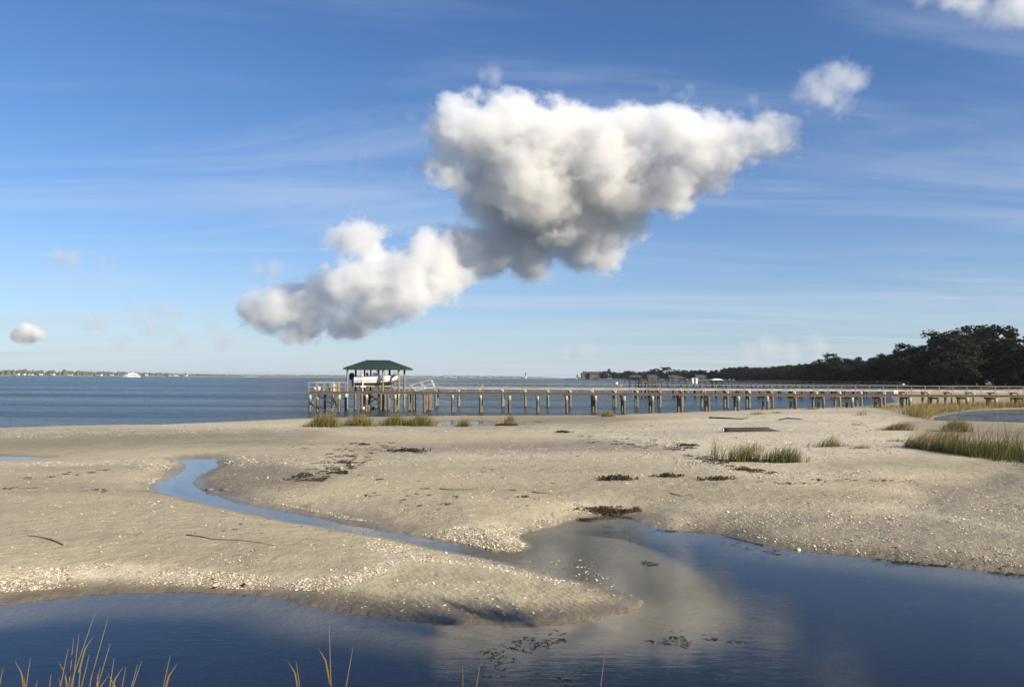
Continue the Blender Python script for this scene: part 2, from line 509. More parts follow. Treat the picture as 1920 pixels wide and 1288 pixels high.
POOL_PX = [(-150, 1150), (0, 1131), (100, 1122), (200, 1113), (300, 1111), (400, 1110), (500, 1113), (545, 1122), (600, 1137), (650, 1147), (700, 1153), (760, 1160), (820, 1165), (900, 1171), (980, 1173), (1050, 1170), (1110, 1163), (1160, 1152), (1200, 1140), (1212, 1131),
    (1190, 1120), (1140, 1107), (1080, 1090), (1020, 1074), (960, 1061), (900, 1048), (850, 1037), (800, 1027), (740, 1014), (680, 1004), (620, 994), (560, 982), (500, 969), (440, 958), (390, 946), (340, 934), (300, 926), (284, 917), (284, 911), (300, 903), (325, 894), (345, 883), (350, 875), (340, 866), (328, 860),
    (372, 857), (405, 860), (412, 870), (400, 880), (380, 890), (366, 900), (364, 908), (376, 919), (410, 931), (460, 944), (510, 954), (570, 966), (640, 979), (700, 991), (760, 1000), (830, 1012), (880, 1022), (940, 1035), (980, 1034), (990, 1022), (968, 1010), (975, 1001), (1000, 995), (1040, 985), (1080, 973), (1110, 968), (1150, 965), (1180, 967), (1195, 976), (1215, 986), (1250, 994), (1300, 996), (1340, 998), (1380, 1006), (1420, 1020), (1460, 1026), (1500, 1031), (1560, 1037), (1620, 1043), (1700, 1052), (1800, 1063), (1880, 1072), (1940, 1079), (2060, 1094)]
pool_poly = px_poly(POOL_PX)
pool_poly = np.vstack([pool_poly, [[11.4, 13.0], [10.2, 11.0], [8.6, 9.2], [7.0, 8.0], [4.0, 7.4], [0.5, 7.5], [-2.5, 7.9], [-5.0, 8.0], [-8.0, 8.6], [-10.5, 10.5]]])
pool_poly = smooth_poly(pool_poly, 1)
SEA_PX = [(-700, 812), (-300, 806), (0, 802), (130, 798), (300, 796), (450, 790), (560, 785), (640, 783), (760, 781), (850, 779.5), (960, 779), (1080, 778.5), (1150, 779), (1180, 776), (1250, 774.5)]
shore = px_poly(SEA_PX)
shore = np.vstack([shore, [[20, 86], [30, 93], [45, 103], [60, 125], [75, 158], [98, 205], [130, 250], [165, 300]]])
sea_poly = np.vstack([shore, [[165, 900], [-600, 900], [-600, 60]]])
slit_poly = smooth_poly(px_poly([(-120, 854), (0, 855.5), (50, 856.5), (90, 858.5), (50, 861), (0, 861.5), (-120, 862)]), 2)
puddle_poly = smooth_poly(px_poly([(818, 791), (845, 788.5), (900, 789), (925, 792), (900, 796), (840, 797)]), 2)
POND_Z = 0.80
pond_poly = smooth_poly(px_poly([(1742, 786), (1762, 779), (1800, 773), (1850, 768.5), (1920, 767), (2050, 766), (2180, 772), (2150, 796), (2000, 796), (1920, 793), (1850, 791), (1800, 790), (1760, 790)], POND_Z), 2)
shallow_poly = smooth_poly(px_poly([(935, 1044), (985, 1022), (1010, 1008), (1075, 1006), (1140, 1022), (1195, 1052), (1232, 1095), (1245, 1128), (1215, 1136), (1190, 1120), (1080, 1092), (960, 1062)]), 1)
lobe_poly = smooth_poly(px_poly([(1150, 918), (1300, 907), (1420, 904), (1560, 903), (1660, 906), (1712, 914), (1748, 931), (1735, 941), (1690, 948), (1620, 952), (1500, 952), (1350, 945), (1200, 935)], 0.5), 2)

CTRL = [(-200, 830, .3), (0, 830, .3), (200, 824, .32), (400, 820, .33), (600, 812, .35), (-200, 890, .35), (0, 885, .36), (150, 900, .4), (0, 850, .2), (250, 850, .26),
    (600, 850, .4), (700, 870, .46), (900, 850, .42), (900, 930, .42), (1000, 900, .5), (1100, 850, .5), (1200, 880, .55), (1300, 830, .68), (1150, 815, .5), (1250, 795, .55), (1400, 860, .75), (1420, 806, .86), (1550, 800, 1.05), (1500, 880, .72), (1650, 870, .88), (1700, 832, 1.0), (1740, 846, .95), (1850, 868, .85), (1920, 882, .8), (2050, 900, .8), (1600, 925, .48), (1720, 930, .44), (1850, 910, .46), (1900, 960, .38), (1700, 1000, .3), (1400, 950, .42), (1300, 960, .36), (1850, 1040, .25), (1600, 1010, .25), (2100, 1040, .4),
    (1600, 770, 1.25), (1700, 775, 1.22), (1660, 800, 1.1), (1760, 802, .92), (1850, 803, .86), (1920, 830, .78), (1820, 828, .80), (1690, 790, 1.15), (1300, 790, .55), (2100, 820, .8), (1750, 763, 1.2), (1900, 757, 1.15),
    (100, 1050, .4), (300, 1040, .4), (300, 970, .4), (500, 1030, .38), (650, 1050, .32), (800, 1085, .2), (900, 1115, .15), (1050, 1120, .09), (1150, 1128, .05), (120, 980, .42), (-150, 1050, .42)]
ctrl = [onz(a, b, c) for a, b, c in CTRL]
for px, py in ((1272, 773), (1340, 766.5), (1420, 760), (1500, 753), (1560, 750), (1640, 747), (1760, 747), (1900, 748), (2100, 748)):     # the sand under the near pier
    ctrl.append(atY(px, py, 80.5))
ctrl += [np.array(v) for v in ((40, 100, 1.3), (75, 120, 1.3), (100, 160, 1.2), (130, 190, 1.2), (20, 78, .35), (10, 77, .2), (-20, 70, .25), (-50, 60, .25), (8, 5, 1.2), (0, 4, 1.8), (-8, 5, 1.2), (-14, 8, 1.0), (13, 9, 1.1), (15, 14, .8))]
ctrl = np.array(ctrl)
cu_, cv_ = ctrl[:, 0] / ctrl[:, 1], np.log(ctrl[:, 1]) * 0.9

NGRID = 256
def vnoise(x, y, seed):
    """smooth value noise"""
    g = np.random.default_rng(seed).random((NGRID, NGRID)).astype(np.float32)
    xi = np.floor(x).astype(int); yi = np.floor(y).astype(int)
    fx = x - xi; fy = y - yi
    fx = fx * fx * (3 - 2 * fx); fy = fy * fy * (3 - 2 * fy)
    a = g[xi % NGRID, yi % NGRID]; b = g[(xi + 1) % NGRID, yi % NGRID]; c = g[xi % NGRID, (yi + 1) % NGRID]; d = g[(xi + 1) % NGRID, (yi + 1) % NGRID]
    return (a * (1 - fx) + b * fx) * (1 - fy) + (c * (1 - fx) + d * fx) * fy - 0.5

def sstep(x, a, b):
    t = np.clip((x - a) / (b - a), 0, 1)
    return t * t * (3 - 2 * t)

def terrain(X, Y, full=False):
    X = np.asarray(X, float).ravel(); Y = np.asarray(Y, float).ravel()
    P = np.stack([X, Y], 1)
    u = X / np.maximum(Y, 0.5); v = np.log(np.maximum(Y, 0.5)) * 0.9
    num = np.zeros(len(X)); den = np.zeros(len(X))
    for i in range(len(ctrl)):
        w = 1.0 / ((u - cu_[i]) ** 2 + (v - cv_[i]) ** 2 + 0.0012) ** 1.6
        num += w * ctrl[i, 2]; den += w
    h = num / den
    edge = vnoise(X * 0.9, Y * 0.9, 3) * 0.16 + vnoise(X * 3.1, Y * 3.1, 4) * 0.07
    h = h + vnoise(X * 0.22, Y * 0.16, 1) * 0.10 + vnoise(X * 0.8, Y * 0.6, 2) * 0.03
    lobe = sdist(P, lobe_poly) + edge * 0.6
    h = h + 0.07 * sstep(-lobe, -0.12, 0.3) * sstep(-lobe, -0.2, 2.0) ** 0.3
    sp_ = sdist(P, pool_poly) + edge * sstep(Y, 7, 9)
    ss = sdist(P, sea_poly) + edge * 3
    sl = np.minimum(sdist(P, slit_poly), sdist(P, puddle_poly))
    so = sdist(P, pond_poly) + edge * 1.5
    def bank(h, s, k):
        hh = np.maximum(h, 0.03)
        return np.where(s > 0, hh * (1 - np.exp(-np.maximum(s, 0) * k / hh)), h)
    h = bank(h, sp_, 0.30); h = bank(h, ss, 0.07); h = bank(h, sl, 0.06)
    dp = h - POND_Z
    h = np.where(so < 3.0, np.where(so > 0, POND_Z + np.sign(dp) * np.minimum(np.abs(dp), so * 0.2 + 0.02) * np.where(dp > 0, 1, 0) + 0.012, POND_Z - np.minimum(0.4, -so * 0.15)), h)
    sh = sdist(P, shallow_poly) + edge
    cap = 0.004 + vnoise(X * 1.1, Y * .8, 7) * 0.022 + vnoise(X * 5, Y * 4, 8) * 0.006 + 0.03 * sstep(sh, -.6, .9) + 0.5 * sstep(sh, 0.3, 3.0)
    h = np.where(sp_ < 0, -np.minimum(cap, -sp_ * 0.16), h)
    h = np.where(ss < 0, -np.minimum(1.2, -ss * 0.05), h)
    h = np.where(sl < 0, -np.minimum(0.08, -sl * 0.05), h)
    h = np.where(h > 0.02, h + vnoise(X * 2.2, Y * 2.0, 5) * 0.020 * sstep(h, 0.02, 0.15) + vnoise(X * 6, Y * 5, 6) * 0.008, h)
    if not full:
        return h
    return h, sp_, ss, sl, so

GA, GR = 620, 560
G_A0, G_A1, G_L0, G_L1 = math.radians(-52), math.radians(52), math.log(3.0), math.log(235.0)
HGRID = None
def height(X, Y):
    """beach height read off the built grid"""
    a = (np.arctan2(X, Y) - G_A0) / (G_A1 - G_A0) * (GA - 1)
    r = (np.log(np.maximum(Y, 3.0)) - G_L0) / (G_L1 - G_L0) * (GR - 1)
    a = np.clip(a, 0, GA - 1.001); r = np.clip(r, 0, GR - 1.001)
    i = a.astype(int); j = r.astype(int); fa = a - i; fr = r - j
    H = HGRID
    return (H[j, i] * (1 - fa) + H[j, i + 1] * fa) * (1 - fr) + (H[j + 1, i] * (1 - fa) + H[j + 1, i + 1] * fa) * fr

def ground(px, py):
    """where the beach is seen at those pixels"""
    px = np.atleast_1d(np.asarray(px, float)); py = np.atleast_1d(np.asarray(py, float))
    z = np.full(len(px), 0.4)
    for _ in range(9):
        p = onz(px, py, z)
        z = 0.4 * z + 0.6 * np.maximum(height(p[:, 0], p[:, 1]), 0.0)
    p = onz(px, py, z)
    p[:, 2] = np.maximum(height(p[:, 0], p[:, 1]), 0.0)
    return p

def G1(px, py):
    return Vector(ground(px, py)[0])

def gz(x, y):
    return float(height(np.array([x], float), np.array([y], float))[0])

def inpoly_px(x, y, poly):
    return sdist(np.stack([x, y], 1), np.array(poly, float)) < 0

# pixel-drawn patches of mud, shell hash and ripples, carried to the ground as what the sand is made of
MUD = [[(0, 812), (150, 808), (420, 806), (620, 812), (560, 826), (300, 836), (80, 852), (-150, 858), (-150, 820)],
       [(720, 836), (900, 832), (1150, 830), (1280, 836), (1240, 846), (1000, 846), (780, 852), (660, 846)],
       [(420, 868), (520, 866), (640, 890), (560, 915), (440, 925), (380, 912), (385, 890)],
       [(1560, 902), (1740, 900), (1960, 896), (1960, 1000), (1800, 975), (1690, 955), (1745, 932), (1690, 908)],
       [(1280, 960), (1500, 955), (1700, 960), (1960, 1000), (1960, 1080), (1500, 1035), (1290, 1000)],
       [(0, 1086), (300, 1092), (560, 1110), (760, 1120), (1000, 1135), (1200, 1135), (1000, 1180), (700, 1165), (500, 1120), (0, 1140)],
       [(930, 1045), (1000, 1010), (1080, 1008), (1150, 1025), (1235, 1095), (1245, 1130), (1190, 1120), (1080, 1092)],
       [(600, 780), (1100, 778), (1180, 785), (980, 803), (800, 803), (640, 800)],
       [(1720, 792), (1960, 792), (1960, 830), (1760, 815)]]
SHELLS = [([(0, 1080), (60, 1070), (180, 1056), (330, 1062), (500, 1080), (640, 1080), (700, 1060), (720, 1040), (770, 1045), (690, 1088), (600, 1108), (500, 1106), (300, 1098), (150, 1100), (0, 1112)], 6500),
          ([(680, 1006), (760, 1020), (860, 1040), (960, 1062), (1100, 1098), (1170, 1120), (1100, 1108), (960, 1075), (860, 1058), (740, 1050), (690, 1030)], 2600),
          ([(790, 1004), (850, 990), (950, 984), (1030, 962), (1100, 938), (1170, 940), (1160, 955), (1090, 968), (1020, 988), (972, 1002), (988, 1024), (975, 1034), (930, 1033), (870, 1018)], 5200),
          ([(1215, 975), (1500, 955), (1960, 955), (1960, 1075), (1700, 1050), (1500, 1028), (1380, 1003), (1260, 992)], 4600),
          ([(1280, 945), (1600, 955), (1750, 935), (1700, 905), (1960, 905), (1960, 975), (1500, 985), (1250, 970)], 2600),
          ([(1090, 812), (1260, 785), (1380, 772), (1560, 762), (1680, 785), (1720, 825), (1740, 842), (1600, 860), (1440, 875), (1290, 850), (1180, 835)], 15000),
          ([(1240, 850), (1420, 876), (1560, 890), (1640, 880), (1600, 900), (1430, 898), (1290, 875), (1150, 850)], 5000),
          ([(410, 860), (500, 852), (640, 856), (760, 866), (620, 880), (500, 872), (430, 874)], 2200),
          ([(-20, 864), (150, 865), (340, 860), (330, 868), (290, 905), (262, 912), (300, 890), (250, 872), (-20, 874)], 2200),
          ([(0, 806), (300, 799), (560, 790), (1100, 795), (1100, 812), (560, 808), (300, 815), (0, 822)], 4500),
          ([(420, 925), (640, 965), (760, 990), (640, 972), (480, 935)], 700),
          ([(700, 835), (1200, 838), (1250, 860), (900, 870), (700, 860)], 2200),
          ([(0, 880), (280, 880), (280, 925), (600, 998), (800, 1040), (640, 1078), (330, 1056), (0, 1070)], 2600),
          ([(420, 870), (1100, 850), (1500, 880), (1700, 880), (1920, 885), (1700, 950), (1300, 950), (1100, 940), (900, 980), (640, 960), (420, 910)], 5500),
          ([(640, 1085), (1000, 1085), (1180, 1125), (1000, 1160), (700, 1145), (560, 1115)], 420),
          ([(1000, 1040), (1100, 1050), (1190, 1120), (1080, 1095), (950, 1055)], 260)]
RIPPLE = [[(700, 1070), (960, 1080), (1200, 1130), (1000, 1165), (720, 1150)], [(1230, 960), (1700, 970), (1900, 1060), (1500, 1025), (1260, 985)]]

def build_terrain():
    global HGRID
    na, nr = GA, GR
    ang = np.tan(np.linspace(math.radians(-52), math.radians(52), na))
    dist = np.exp(np.linspace(math.log(3.0), math.log(235.0), nr))
    A, D = np.meshgrid(ang, dist)
    X = (A * D).ravel(); Y = D.ravel()
    h, sp_, ss, sl, so = terrain(X, Y, True)
    HGRID = h.reshape(nr, na)
    # what the sand is made of
    d = np.stack([X, Y, np.maximum(h, 0) - EYE], 1) @ RN
    px = 960 + F * d[:, 0] / -d[:, 2]; py = 644 - F * d[:, 1] / -d[:, 2]
    S = np.stack([px + vnoise(X * 1.2, Y * 1.2, 11) * 30, (py + vnoise(X * 1.1, Y * 1.1, 12) * 8) * 2.2], 1)
    def mask(polys, soft):
        o = np.zeros(len(X))
        for q in polys:
            a = np.array(q, float); a[:, 1] *= 2.2
            o = np.maximum(o, sstep(-sdist(S, a), -soft, soft))
        return o
    mud = mask(MUD, 34) * 0.62
    shl = np.zeros(len(X))
    for q, n in SHELLS[:12]:
        shl = np.maximum(shl, mask([q], 34) * min(1.0, 0.35 + n / 9000))
    shl[Y < 10] *= 0.3
    rip = np.maximum(mask(RIPPLE, 20), .3 * sstep(vnoise(X * .3, Y * .25, 14), -.05, .25))
    near = np.minimum(np.minimum(sp_, sl), np.minimum(ss * 0.4, so))
    wet = 1 - sstep(near + vnoise(X * 2, Y * 2, 13) * 0.35, -0.05, 0.85)
    wet = np.clip(wet, 0, 1)
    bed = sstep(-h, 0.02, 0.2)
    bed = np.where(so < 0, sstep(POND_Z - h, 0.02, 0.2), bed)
    ii = np.arange(na * nr).reshape(nr, na)
    faces = np.stack([ii[:-1, :-1], ii[:-1, 1:], ii[1:, 1:], ii[1:, :-1]], -1).reshape(-1, 4)
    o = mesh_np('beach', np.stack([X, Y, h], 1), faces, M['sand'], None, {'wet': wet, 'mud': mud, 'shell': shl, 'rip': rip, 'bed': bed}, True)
    tag(o, 'tan tidal beach of sand, mud and broken shell', kind='structure')
build_terrain()

# ------------------------------------------------------------------ water
def flat_poly(name, poly, z, mat, label):
    bm = bmesh.new()
    vs = [bm.verts.new((p[0], p[1], z)) for p in poly]
    f = bm.faces.new(vs)
    bmesh.ops.triangulate(bm, faces=[f], ngon_method='EAR_CLIP')
    bmesh.ops.recalc_face_normals(bm, faces=bm.faces)
    me = bpy.data.meshes.new(name); bm.to_mesh(me); bm.free()
    if me.polygons[0].normal.z < 0: me.flip_normals()
    me.materials.append(mat)
    o = bpy.data.objects.new(name, me); COL.objects.link(o)
    return tag(o, label, kind='structure')

def swell(poly, d):
    """push a closed outline outward a little so that its rim ends inside the bank"""
    a = np.roll(poly, 1, 0); b = np.roll(poly, -1, 0)
    t = b - a; t /= np.linalg.norm(t, axis=1)[:, None] + 1e-9
    n = np.stack([t[:, 1], -t[:, 0]], 1)
    area = np.sum(poly[:, 0] * np.roll(poly[:, 1], -1) - np.roll(poly[:, 0], -1) * poly[:, 1])
    return poly + n * d * (1 if area > 0 else -1)

# the pool and the creek that drains into it are one sheet of water; the cut is where the creek widens
def water_grid(name, poly, z, mat, label, x0, x1, y0, y1, step, pad, keep=None):
    xs = np.arange(x0, x1 + step, step); ys = np.arange(y0, y1 + step, step)
    Xg, Yg = np.meshgrid(xs, ys)
    sd = sdist(np.stack([Xg.ravel(), Yg.ravel()], 1), poly)
    ii = np.arange(Xg.size).reshape(Xg.shape)
    f = np.stack([ii[:-1, :-1], ii[:-1, 1:], ii[1:, 1:], ii[1:, :-1]], -1).reshape(-1, 4)
    f = f[(sd[f] < pad).any(1)]
    if keep: f = f[keep(Xg.ravel()[f].mean(1), Yg.ravel()[f].mean(1))]
    used = np.unique(f); re = np.full(Xg.size, -1); re[used] = np.arange(len(used))
    v = np.stack([Xg.ravel(), Yg.ravel(), np.full(Xg.size, z)], 1)[used]
    return tag(mesh_np(name, v, re[f], mat), label, kind='structure')

cut = (POOL_PX[27][0], POOL_PX[27][1])
cy_ = 17.2                       # the creek begins farther off than this
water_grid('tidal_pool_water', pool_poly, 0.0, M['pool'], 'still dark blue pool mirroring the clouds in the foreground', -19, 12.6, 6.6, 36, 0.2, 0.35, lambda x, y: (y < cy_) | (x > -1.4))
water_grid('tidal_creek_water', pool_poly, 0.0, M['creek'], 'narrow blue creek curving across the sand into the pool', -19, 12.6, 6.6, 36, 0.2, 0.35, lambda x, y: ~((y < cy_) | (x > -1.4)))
water_grid('tidal_slit_water', slit_poly, 0.0, M['creek'], 'thin strip of standing water at the left edge of the beach', -30, -15, 30, 38, 0.25, 0.3)
water_grid('shore_puddle_water', puddle_poly, 0.0, M['creek'], 'shallow puddle behind the grass tufts near the shoreline', -10, 3, 55, 72, 0.25, 0.3)
water_grid('marsh_pond_water', pond_poly, POND_Z, M['pond'], 'small blue marsh pond in front of the pier at the right', 22, 70, 46, 80, 0.4, 0.5)
def build_sea():
    line = [(-600, 38), *[(p[0], p[1] - 2.2) for p in shore]]
    bm = bmesh.new()
    near = [bm.verts.new((x + (2.0 if y > 84 else 0), y, 0)) for x, y in line]
    far = [bm.verts.new(v) for v in ((400, 1600, 0), (14000, 16000, 0), (-14000, 16000, 0), (-9000, 200, 0))]
    f = bm.faces.new(near + far)
    bmesh.ops.triangulate(bm, faces=[f], ngon_method='EAR_CLIP')
    me = bpy.data.meshes.new('sea'); bm.to_mesh(me); bm.free()
    if me.polygons[0].normal.z < 0: me.flip_normals()
    me.materials.append(M['sea'])
    o = bpy.data.objects.new('sea', me); COL.objects.link(o)
    tag(o, 'choppy blue grey sound reaching to the far shore', kind='structure')
build_sea()

# land along the right shore out to the wooded point
SHORE_FAR = [(150, 215), (160, 290), (176, 340), (190, 450), (205, 600), (235, 780), (250, 930), (215, 1060), (150, 1180), (98, 1250), (84, 1290), (96, 1330), (160, 1370), (420, 1500)]
def build_land():
    bm = bmesh.new()
    low = [bm.verts.new((x, y, -0.4)) for x, y in SHORE_FAR]
    top = [bm.verts.new((x + 7, y + (3 if y < 1280 else -6), 1.25)) for x, y in SHORE_FAR]
    back = [bm.verts.new(v) for v in ((2500, 1500, 1.25), (2500, -400, 1.25), (60, -400, 1.25), (60, 60, 1.0), (150, 206, 1.0))]
    for i in range(len(low) - 1):
        bm.faces.new((low[i], low[i + 1], top[i + 1], top[i]))
    f = bm.faces.new(top + back)
    bmesh.ops.triangulate(bm, faces=[f], ngon_method='EAR_CLIP')
    bmesh.ops.recalc_face_normals(bm, faces=bm.faces)
    me = bpy.data.meshes.new('shore_land'); bm.to_mesh(me); bm.free()
    me.materials.append(M['landsoil'])
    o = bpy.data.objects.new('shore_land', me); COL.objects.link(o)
    tag(o, 'low dark shore under the wood at the right', kind='structure')
build_land()
# the ground behind and beside the photographer
mb = MB(); 
mb.add([(-400, -400, 0.9), (60, -400, 0.9), (60, 2.6, 0.9), (-400, 2.6, 0.9)], [(0, 1, 2, 3)])
tag(mb.build('ground', M['landsoil']), 'low ground behind the viewpoint', kind='structure')
# ------------------------------------------------------------------ piers
def proto_pile(length, r, wob, seed, mat):
    rr = random.Random(seed)
    pts = []; rad = []
    for i in range(6):
        k = i / 5
        pts.append((rr.uniform(-wob, wob) * k, rr.uniform(-wob, wob) * k, -length * k))
        rad.append(r * (0.93 + 0.12 * k + rr.uniform(-0.04, 0.04)))
    return MB().tube(pts, rad, 9)

def pier(name, label, x0, x1, y0, y1, zd, xs, r, mats, wraps=True, deck_h=0.06, stringer_h=0.17, pile_top=0.0, length=4.4, group=None, dark=False):
    root = thing(name, label, 'pier', ((x0 + x1) / 2, y0, 0), group)
    rl = Vector(root.location)
    # walking boards, too thin on edge to pick apart
    mb = MB(); x = x0
    while x < x1:
        w = min(0.145, x1 - x)
        dz = random.uniform(-0.006, 0.006)
        mb.box(x, x + w, y0 - 0.06 + random.uniform(-.02, .02), y1 + 0.06, zd - deck_h + dz, zd + dz)
        x += 0.157
    tag(mb.build('deck', mats['deck'], root), kind='stuff')
    for yy in (y0, y1 - 0.09):
        xx = x0
        while xx < x1:                       # stringers in lengths
            e = min(xx + 5.7, x1)
            MB().box(xx + 0.01, e - 0.01, yy, yy + 0.09, zd - deck_h - stringer_h + random.uniform(-.012, .012), zd - deck_h - 0.008).build('stringer', mats['stringer'], root)
            xx = e
    protos = [proto_pile(length, r, 0.05, s, mats['pile']).build('piling', mats['pile'], root, True, loc=(0, 0, 0)) for s in (1, 2, 3)]
    wr = MB().tube([(0, 0, -0.20), (0.01, 0, -0.45), (0, 0, -0.72)], [r * 1.08, r * 1.17, r * 1.1], 9).build('sleeve', M['wrap'], None, True, loc=(0, 0, 0)) if wraps else None
    used = set(); wused = False
    for i, px_ in enumerate(xs):
        for j, yy in enumerate((y0 + 0.16, y1 - 0.16)):
            k = random.randrange(3)
            loc = Vector((px_ + random.uniform(-.07, .07), yy, zd - deck_h - 0.02 + pile_top)) - rl
            if k not in used:
                o = protos[k]; used.add(k); o.location = loc
            else:
                o = share(protos[k], root, loc)
            o.rotation_euler = (random.uniform(-.018, .018), random.uniform(-.02, .02), random.uniform(0, 6.28))
            if wraps and gz(px_, yy) < zd - 1.0 and random.random() < 0.65:
                if not wused:
                    w = wr; wused = True
                else:
                    w = wr.copy(); COL.objects.link(w)
                w.parent = o; w.location = (0, 0, -pile_top + random.uniform(-.06, .06))
        # cap beam across each pair
        MB().box(px_ - 0.22, px_ - 0.12, y0 - 0.05, y1 + 0.05, zd - deck_h - stringer_h - 0.19, zd - deck_h - stringer_h - 0.02).build('cap_beam', mats['stringer'], root)
    for k, o in enumerate(protos):
        if k not in used: bpy.data.objects.remove(o)
    if wraps and not wused: bpy.data.objects.remove(wr)
    return root

def railing(root, x0, x1, y, zd, h, step, mat, post=0.05, mids=()):
    rl = Vector(root.location)
    first = None; x = x0
    while x <= x1 + 0.01:
        if first is None:
            first = MB().box(-post / 2, post / 2, -post / 2, post / 2, 0, h).build('rail_post', mat, root, loc=(0, 0, 0)); first.location = Vector((x, y, zd)) - rl
        else:
            c = share(first, root, Vector((x + random.uniform(-.02, .02), y, zd)) - rl); c.rotation_euler = (0, random.uniform(-.02, .02), 0)
        x += step
    xx = x0
    while xx < x1:
        e = min(xx + step * 3, x1)
        MB().beam((xx, y, zd + h + 0.025 + random.uniform(-.012, .012)), (e, y, zd + h + 0.025 + random.uniform(-.012, .012)), 0.13, 0.05).build('top_rail', mat, root)
        for m in mids:
            MB().beam((xx, y - post / 2 - 0.015, zd + h * m), (e, y - post / 2 - 0.015, zd + h * m), 0.03, 0.09).build('mid_rail', mat, root)
        xx = e

near_mats = {'deck': M['deck'], 'stringer': M['deck'], 'pile': M['pile']}
A_Y, A_Z = 80.0, 2.0
xsA = [XatY(795 + 53.6 * k, A_Y) for k in range(-2, 31)]
pierA = pier('pier', 'long brown plank pier nearest the beach, ending in a railed platform', XatY(636, A_Y), 76, A_Y, A_Y + 1.7, A_Z, xsA, 0.14, near_mats)
railing(pierA, XatY(738, A_Y), 75, A_Y + 1.6, A_Z, 0.84, 1.42, M['rail'], 0.05)

# railed platform at the sea end of the near pier
px0, px1 = XatY(583, 80), XatY(641, 80)
rl = Vector(pierA.location)
mb = MB(); x = px0
while x < px1 - 0.02:
    mb.box(x, min(x + .145, px1), 79.2, 83.0, A_Z - 0.06, A_Z + random.uniform(-.005, .005) + 0.004); x += 0.157
tag(mb.build('platform_deck', M['deck'], pierA), kind='stuff')
for yy in (79.25, 82.85):
    MB().box(px0, px1, yy, yy + 0.09, A_Z - 0.27, A_Z - 0.065).build('stringer', M['deck'], pierA)
for q in (px0 + 0.12, px0 + 0.85, px1 - 0.75, px1 - 0.1):
    for yy in (79.45, 82.7):
        o = proto_pile(4.4, 0.13, 0.05, int(q * 10), M['pile']).build('piling', M['pile'], pierA, True, loc=(0, 0, 0)); o.location = Vector((q, yy, A_Z - 0.08)) - rl
        w = MB().tube([(0, 0, -0.22), (0, 0, -0.5), (0, 0, -0.75)], [.15, .165, .155], 9).build('sleeve', M['wrap'], None, True, loc=(0, 0, 0)); w.parent = o
for a, b in (((px0 + .1, .35), (px0 + 1.0, 1.7)), ((px0 + .95, 1.65), (px1 - .75, .75)), ((px1 - .8, .1), (px1 - .1, 1.7)), ((px1 - .75, 1.65), (px1 - .1, .2)), ((px0 + .1, 1.0), (px0 + .9, .2)), ((px0 + .9, .55), (px1 - .8, -.1))):
    MB().beam((a[0], 79.28, a[1]), (b[0], 79.28, b[1]), 0.05, 0.15).build('brace', M['darkwood'] if a[1] > b[1] - .4 else M['post'], pierA)
for yy in (79.3, 82.9):
    q = px0 + 0.03; ps = []
    while q < px1:
        MB().box(q - .04, q + .04, yy - .04, yy + .04, A_Z + .006, A_Z + 0.86).build('rail_post', M['rail'], pierA); q += 0.73
    MB().beam((px0 - .03, yy, A_Z + .89), (px1, yy, A_Z + .89), .14, .05).build('top_rail', M['board'], pierA)
    MB().beam((px0, yy - .06, A_Z + .45), (px1, yy - .06, A_Z + .45), .03, .05).build('mid_rail', M['rail'], pierA)
MB().beam((px0, 79.3, A_Z + .89), (px0, 82.9, A_Z + .89), .14, .048).build('top_rail', M['rail'], pierA)
MB().box(px1 - .52, px1 - .02, 79.32, 79.38, A_Z + .01, A_Z + .93).build('gate_panel', M['tanwood'], pierA)
MB().box(px1 - .62, px1 - .54, 79.3, 79.38, A_Z + .01, A_Z + .93).build('gate_post', M['white'], pierA)

def bucket(x, y, z, r, h, mat, label, name='bucket', cat='bucket'):
    t = thing(name, label, cat, (x, y, z))
    MB().tube([(x, y, z), (x, y, z + h * .9), (x, y, z + h)], [r * .82, r, r * 1.05], 12).build('body', mat, t, True)
    MB().tube([(x - r, y, z + h * .9), (x - r * .6, y, z + h * 1.3), (x + r * .6, y, z + h * 1.3), (x + r, y, z + h * .9)], 0.012, 5).build('handle', M['alu'], t)
    MB().tube([(x, y, z + h + .002), (x, y, z + h + .04)], [r * 1.08, r * .95], 12).build('lid', mat, t)
bucket(XatY(592, 80.4), 80.4, A_Z + .006, .14, .34, M['white'], 'left one of two white buckets on the railed platform')
bucket(XatY(599, 81.2), 81.2, A_Z + .006, .15, .40, M['white'], 'right one of two white buckets on the railed platform')
cx = XatY(623, 80.6)
t = thing('folding_chair', 'low dark chair on the railed platform beside the gate', 'chair', (cx, 80.6, A_Z + .006))
MB().box(cx - .24, cx + .24, 80.4, 80.85, A_Z + .24, A_Z + .28).build('seat', M['black'], t)
MB().beam((cx - .22, 80.62, A_Z + .26), (cx - .42, 80.62, A_Z + .62), .4, .03).build('backrest', M['black'], t)
for sx in (-1, 1):
    for yy in (80.42, 80.82):
        MB().beam((cx + sx * .2, yy, A_Z + .008), (cx + sx * .16, yy, A_Z + .24), .03, .03).build('leg', M['black'], t)

B_Y, B_Z = 97.0, 2.30
xsB = [XatY(818 + 42.0 * k, B_Y) for k in range(0, 31)]
pierB = pier('pier', 'pier with pale sunlit edge boards running behind the brown one', XatY(738, B_Y), 96, B_Y, B_Y + 1.7, B_Z, xsB, 0.15, {'deck': M['board'], 'stringer': M['board'], 'pile': M['post']}, pile_top=0.14)

